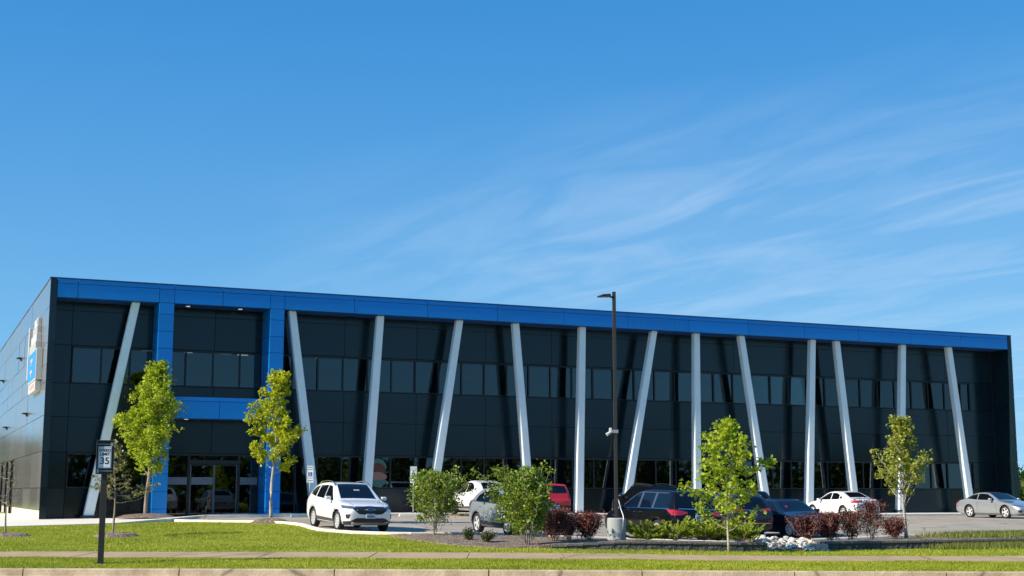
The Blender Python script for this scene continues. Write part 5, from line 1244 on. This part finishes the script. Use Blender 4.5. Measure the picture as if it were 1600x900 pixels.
build(m, 'frame', M_bronze, SG, bevel=.006)
m = MB(); m.box(-.145, .145, -.125, -.115, 2.155, 2.645); fc = build(m, 'face', M_sgn, SG, bevel=.004)
m = MB()
for a0, a1, b0, b1 in ((-.130, .130, 2.17, 2.175), (-.130, .130, 2.625, 2.63), (-.130, -.125, 2.175, 2.625), (.125, .130, 2.175, 2.625)): m.box(a0, a1, -.127, -.1252, a0 and b0, b1)
build(m, 'border', M_ink, fc)
for body_, sz, zz in (('SPEED', .092, 2.560), ('LIMIT', .092, 2.470), ('35', .215, 2.315)):
    link('lettering', text_mesh(body_, sz, M_ink, bold=.0025, depth=.001), fc, (0, -.1265, zz), (R(90), 0, 0))
for zz, x in ((2.70, .15), (2.09, -.15)):
    m = MB(); m.box(-.17, .17, -.125, -.11, zz - .008, zz + .008); m.box(x - .03, x + .03, -.14, -.105, zz - .045, zz + .045) ; build(m, 'bracket', M_galv, SG, bevel=.003)

zl_ = float(bedz_l(3.12, 41.7))
LP = thing('lamp_post', 'tall thin black parking lot lamp on a round concrete base', 'street lamp', (3.18, 41.7, zl_), 0)
m = MB(); m.lathe([(.001, .66), (.25, .66), (.285, .63), (.29, -.2)], (.0, 0, 0), 28); build(m, 'concrete_base', mat('lamp_base_concrete', (.36, .39, .38), .85, noise=(1.5, .10), bump=(30, .3, .01)), LP, smooth=False)
m = MB(); m.box(-.055, .055, -.055, .055, .66, 7.62); build(m, 'pole', M_bronze, LP, bevel=.01)
m = MB(); m.box(-.10, .10, -.10, .10, .66, .70); build(m, 'base_plate', M_bronze, LP, bevel=.006)
m = MB(); m.tube([(0, 0, 7.42), (-.14, 0, 7.48)], .03, 8); build(m, 'arm', M_bronze, LP)
m = MB(); m.v = []; 
m.add([(-.10, -.11, 7.450), (-.10, .11, 7.450), (-.10, .11, 7.550), (-.10, -.11, 7.550), (-.34, -.15, 7.485), (-.34, .15, 7.485), (-.34, .15, 7.530), (-.34, -.15, 7.530), (-.52, -.12, 7.450), (-.52, .12, 7.450), (-.52, .12, 7.470), (-.52, -.12, 7.470)],
      [(0, 1, 2, 3), (0, 4, 5, 1), (1, 5, 6, 2), (2, 6, 7, 3), (3, 7, 4, 0), (4, 8, 9, 5), (5, 9, 10, 6), (6, 10, 11, 7), (7, 11, 8, 4), (8, 11, 10, 9)])
hd = build(m, 'lamp_head', M_bronze, LP, bevel=.006); m = MB(); m.box(-.46, -.2, -.08, .08, 7.445, 7.456); build(m, 'lens', M_galv, hd)
CM = thing('security_camera', 'small white double security camera clamped to the lamp pole', 'camera', (3.18, 41.7, zl_ + 3.28), 0)
m = MB(); m.box(-.10, .08, -.075, -.056, -.05, .05); m.box(-.10, .08, .056, .075, -.05, .05); m.box(.06, .085, -.056, .056, -.05, -.03); m.box(.06, .085, -.056, .056, .03, .05); build(m, 'bracket', M_galv, CM)
m = MB(); m.cbox((-.15, 0, .03), (.09, .12, .16)); build(m, 'housing', M_signw, CM, bevel=.02)
for y in (-.07, .07):
    m = MB(); m.tube([(-.14, y, -.02), (-.27, y * 1.4, -.10)], [.045, .055], 10); build(m, 'camera_head', M_signw, CM)
cd = MB(); cd.tube([(3.33, 41.43, zl_ + .02), (3.36, 41.42, zl_ + .45), (3.37, 41.45, zl_ + .72), (3.30, 41.55, zl_ + .95), (3.27, 41.60, zl_ + 1.10), (3.24, 41.64, zl_ + 1.22)], .018, 8)
tag(build(cd, 'conduit', M_galv, smooth=True), 'curved grey conduit rising up the concrete lamp base to the pole', 'pipe')

def park_sign(label, X, Y, dz=0):
    p = b2w(X, Y); z = g1(*p) + .14
    T = thing('parking_sign', label, 'sign', (p[0], p[1], z), YAW - R(18), 'accessible parking signs')
    m = MB(); m.tube([(0, .03, -.15), (0, .03, 2.32)], .03, 8); build(m, 'post', M_galv, T, smooth=True)
    m = MB(); m.box(-.165, .165, -.005, 0, 1.72, 2.32); f = build(m, 'face', M_sgn, T)
    m = MB()
    for a in ((-.155, .155, 2.305, 2.313), (-.155, .155, 1.727, 1.735), (-.155, -.147, 1.735, 2.305), (.147, .155, 1.735, 2.305)): m.box(a[0], a[1], -.008, -.0052, a[2], a[3])
    build(m, 'border', M_green, f)
    m = MB(); m.box(-.095, .095, -.008, -.0052, 1.80, 2.00); sq = build(m, 'symbol_panel', M_bluei, f)
    for body_, sz, zz in (('RESERVED', .058, 2.235), ('PARKING', .062, 2.135)): link('lettering', text_mesh(body_, sz, M_green, bold=.002, depth=.001), f, (0, -.007, zz), (R(90), 0, 0))
    m = MB()      # wheelchair symbol: head, body, seat, wheel
    m.prism(ell(-.008, 1.972, .013, .013)[:-1], -.011, -.0082)
    o_, i_ = ell(-.008, 1.862, .048, .048, 120, 400, 20), ell(-.008, 1.862, .036, .036, 120, 400, 20)
    for k in range(20): m.prism([o_[k], o_[k + 1], i_[k + 1], i_[k]], -.011, -.0082)
    for q in ([(-.018, 1.955), (-.002, 1.955), (-.002, 1.885), (-.018, 1.885)], [(-.002, 1.90), (.038, 1.90), (.038, 1.886), (-.002, 1.886)], [(.026, 1.886), (.038, 1.886), (.062, 1.83), (.050, 1.828)], [(-.002, 1.93), (.03, 1.93), (.03, 1.919), (-.002, 1.919)]): m.prism(q, -.0108, -.0083)
    build(m, 'wheelchair_symbol', M_sgn, f)
    m = MB(); m.box(-.165, .165, -.005, 0, 1.50, 1.70); f2 = build(m, 'fine_plate', M_sgn, T)
    link('lettering', text_mesh('$250 FINE', .056, M_green, bold=.002, depth=.001), f2, (0, -.007, 1.60), (R(90), 0, 0))
park_sign('accessible parking sign in front of the second slanted column, above the white crossover', 17.9, 64.2)
park_sign('accessible parking sign behind the round shrub, before the dark ground floor windows', 23.2, 64.2)
for lab, X, m_ in (('grey green concrete wheel stop between the entrance and the white crossover', 17.6, mat('painted_stop', (.22, .33, .33), .8, noise=(4, .2))), ('pale concrete wheel stop right of the white crossover', 23.0, M_conc), ('short concrete wheel stop in front of the white hatchback', 26.4, M_conc)):
    p = b2w(X, 63.2); mb = MB(); mb.add([(-.9, -.09, 0), (.9, -.09, 0), (.9, .09, 0), (-.9, .09, 0), (-.86, -.06, .13), (.86, -.06, .13), (.86, .06, .13), (-.86, .06, .13)], [(0, 3, 2, 1), (4, 5, 6, 7), (0, 1, 5, 4), (1, 2, 6, 5), (2, 3, 7, 6), (3, 0, 4, 7)])
    tag(build(mb, 'wheel_stop', m_, bevel=.015, loc=(p[0], p[1], g1(*p) + .02), rot=(0, 0, YAW)), lab, 'wheel stop', 'concrete wheel stops along the building')
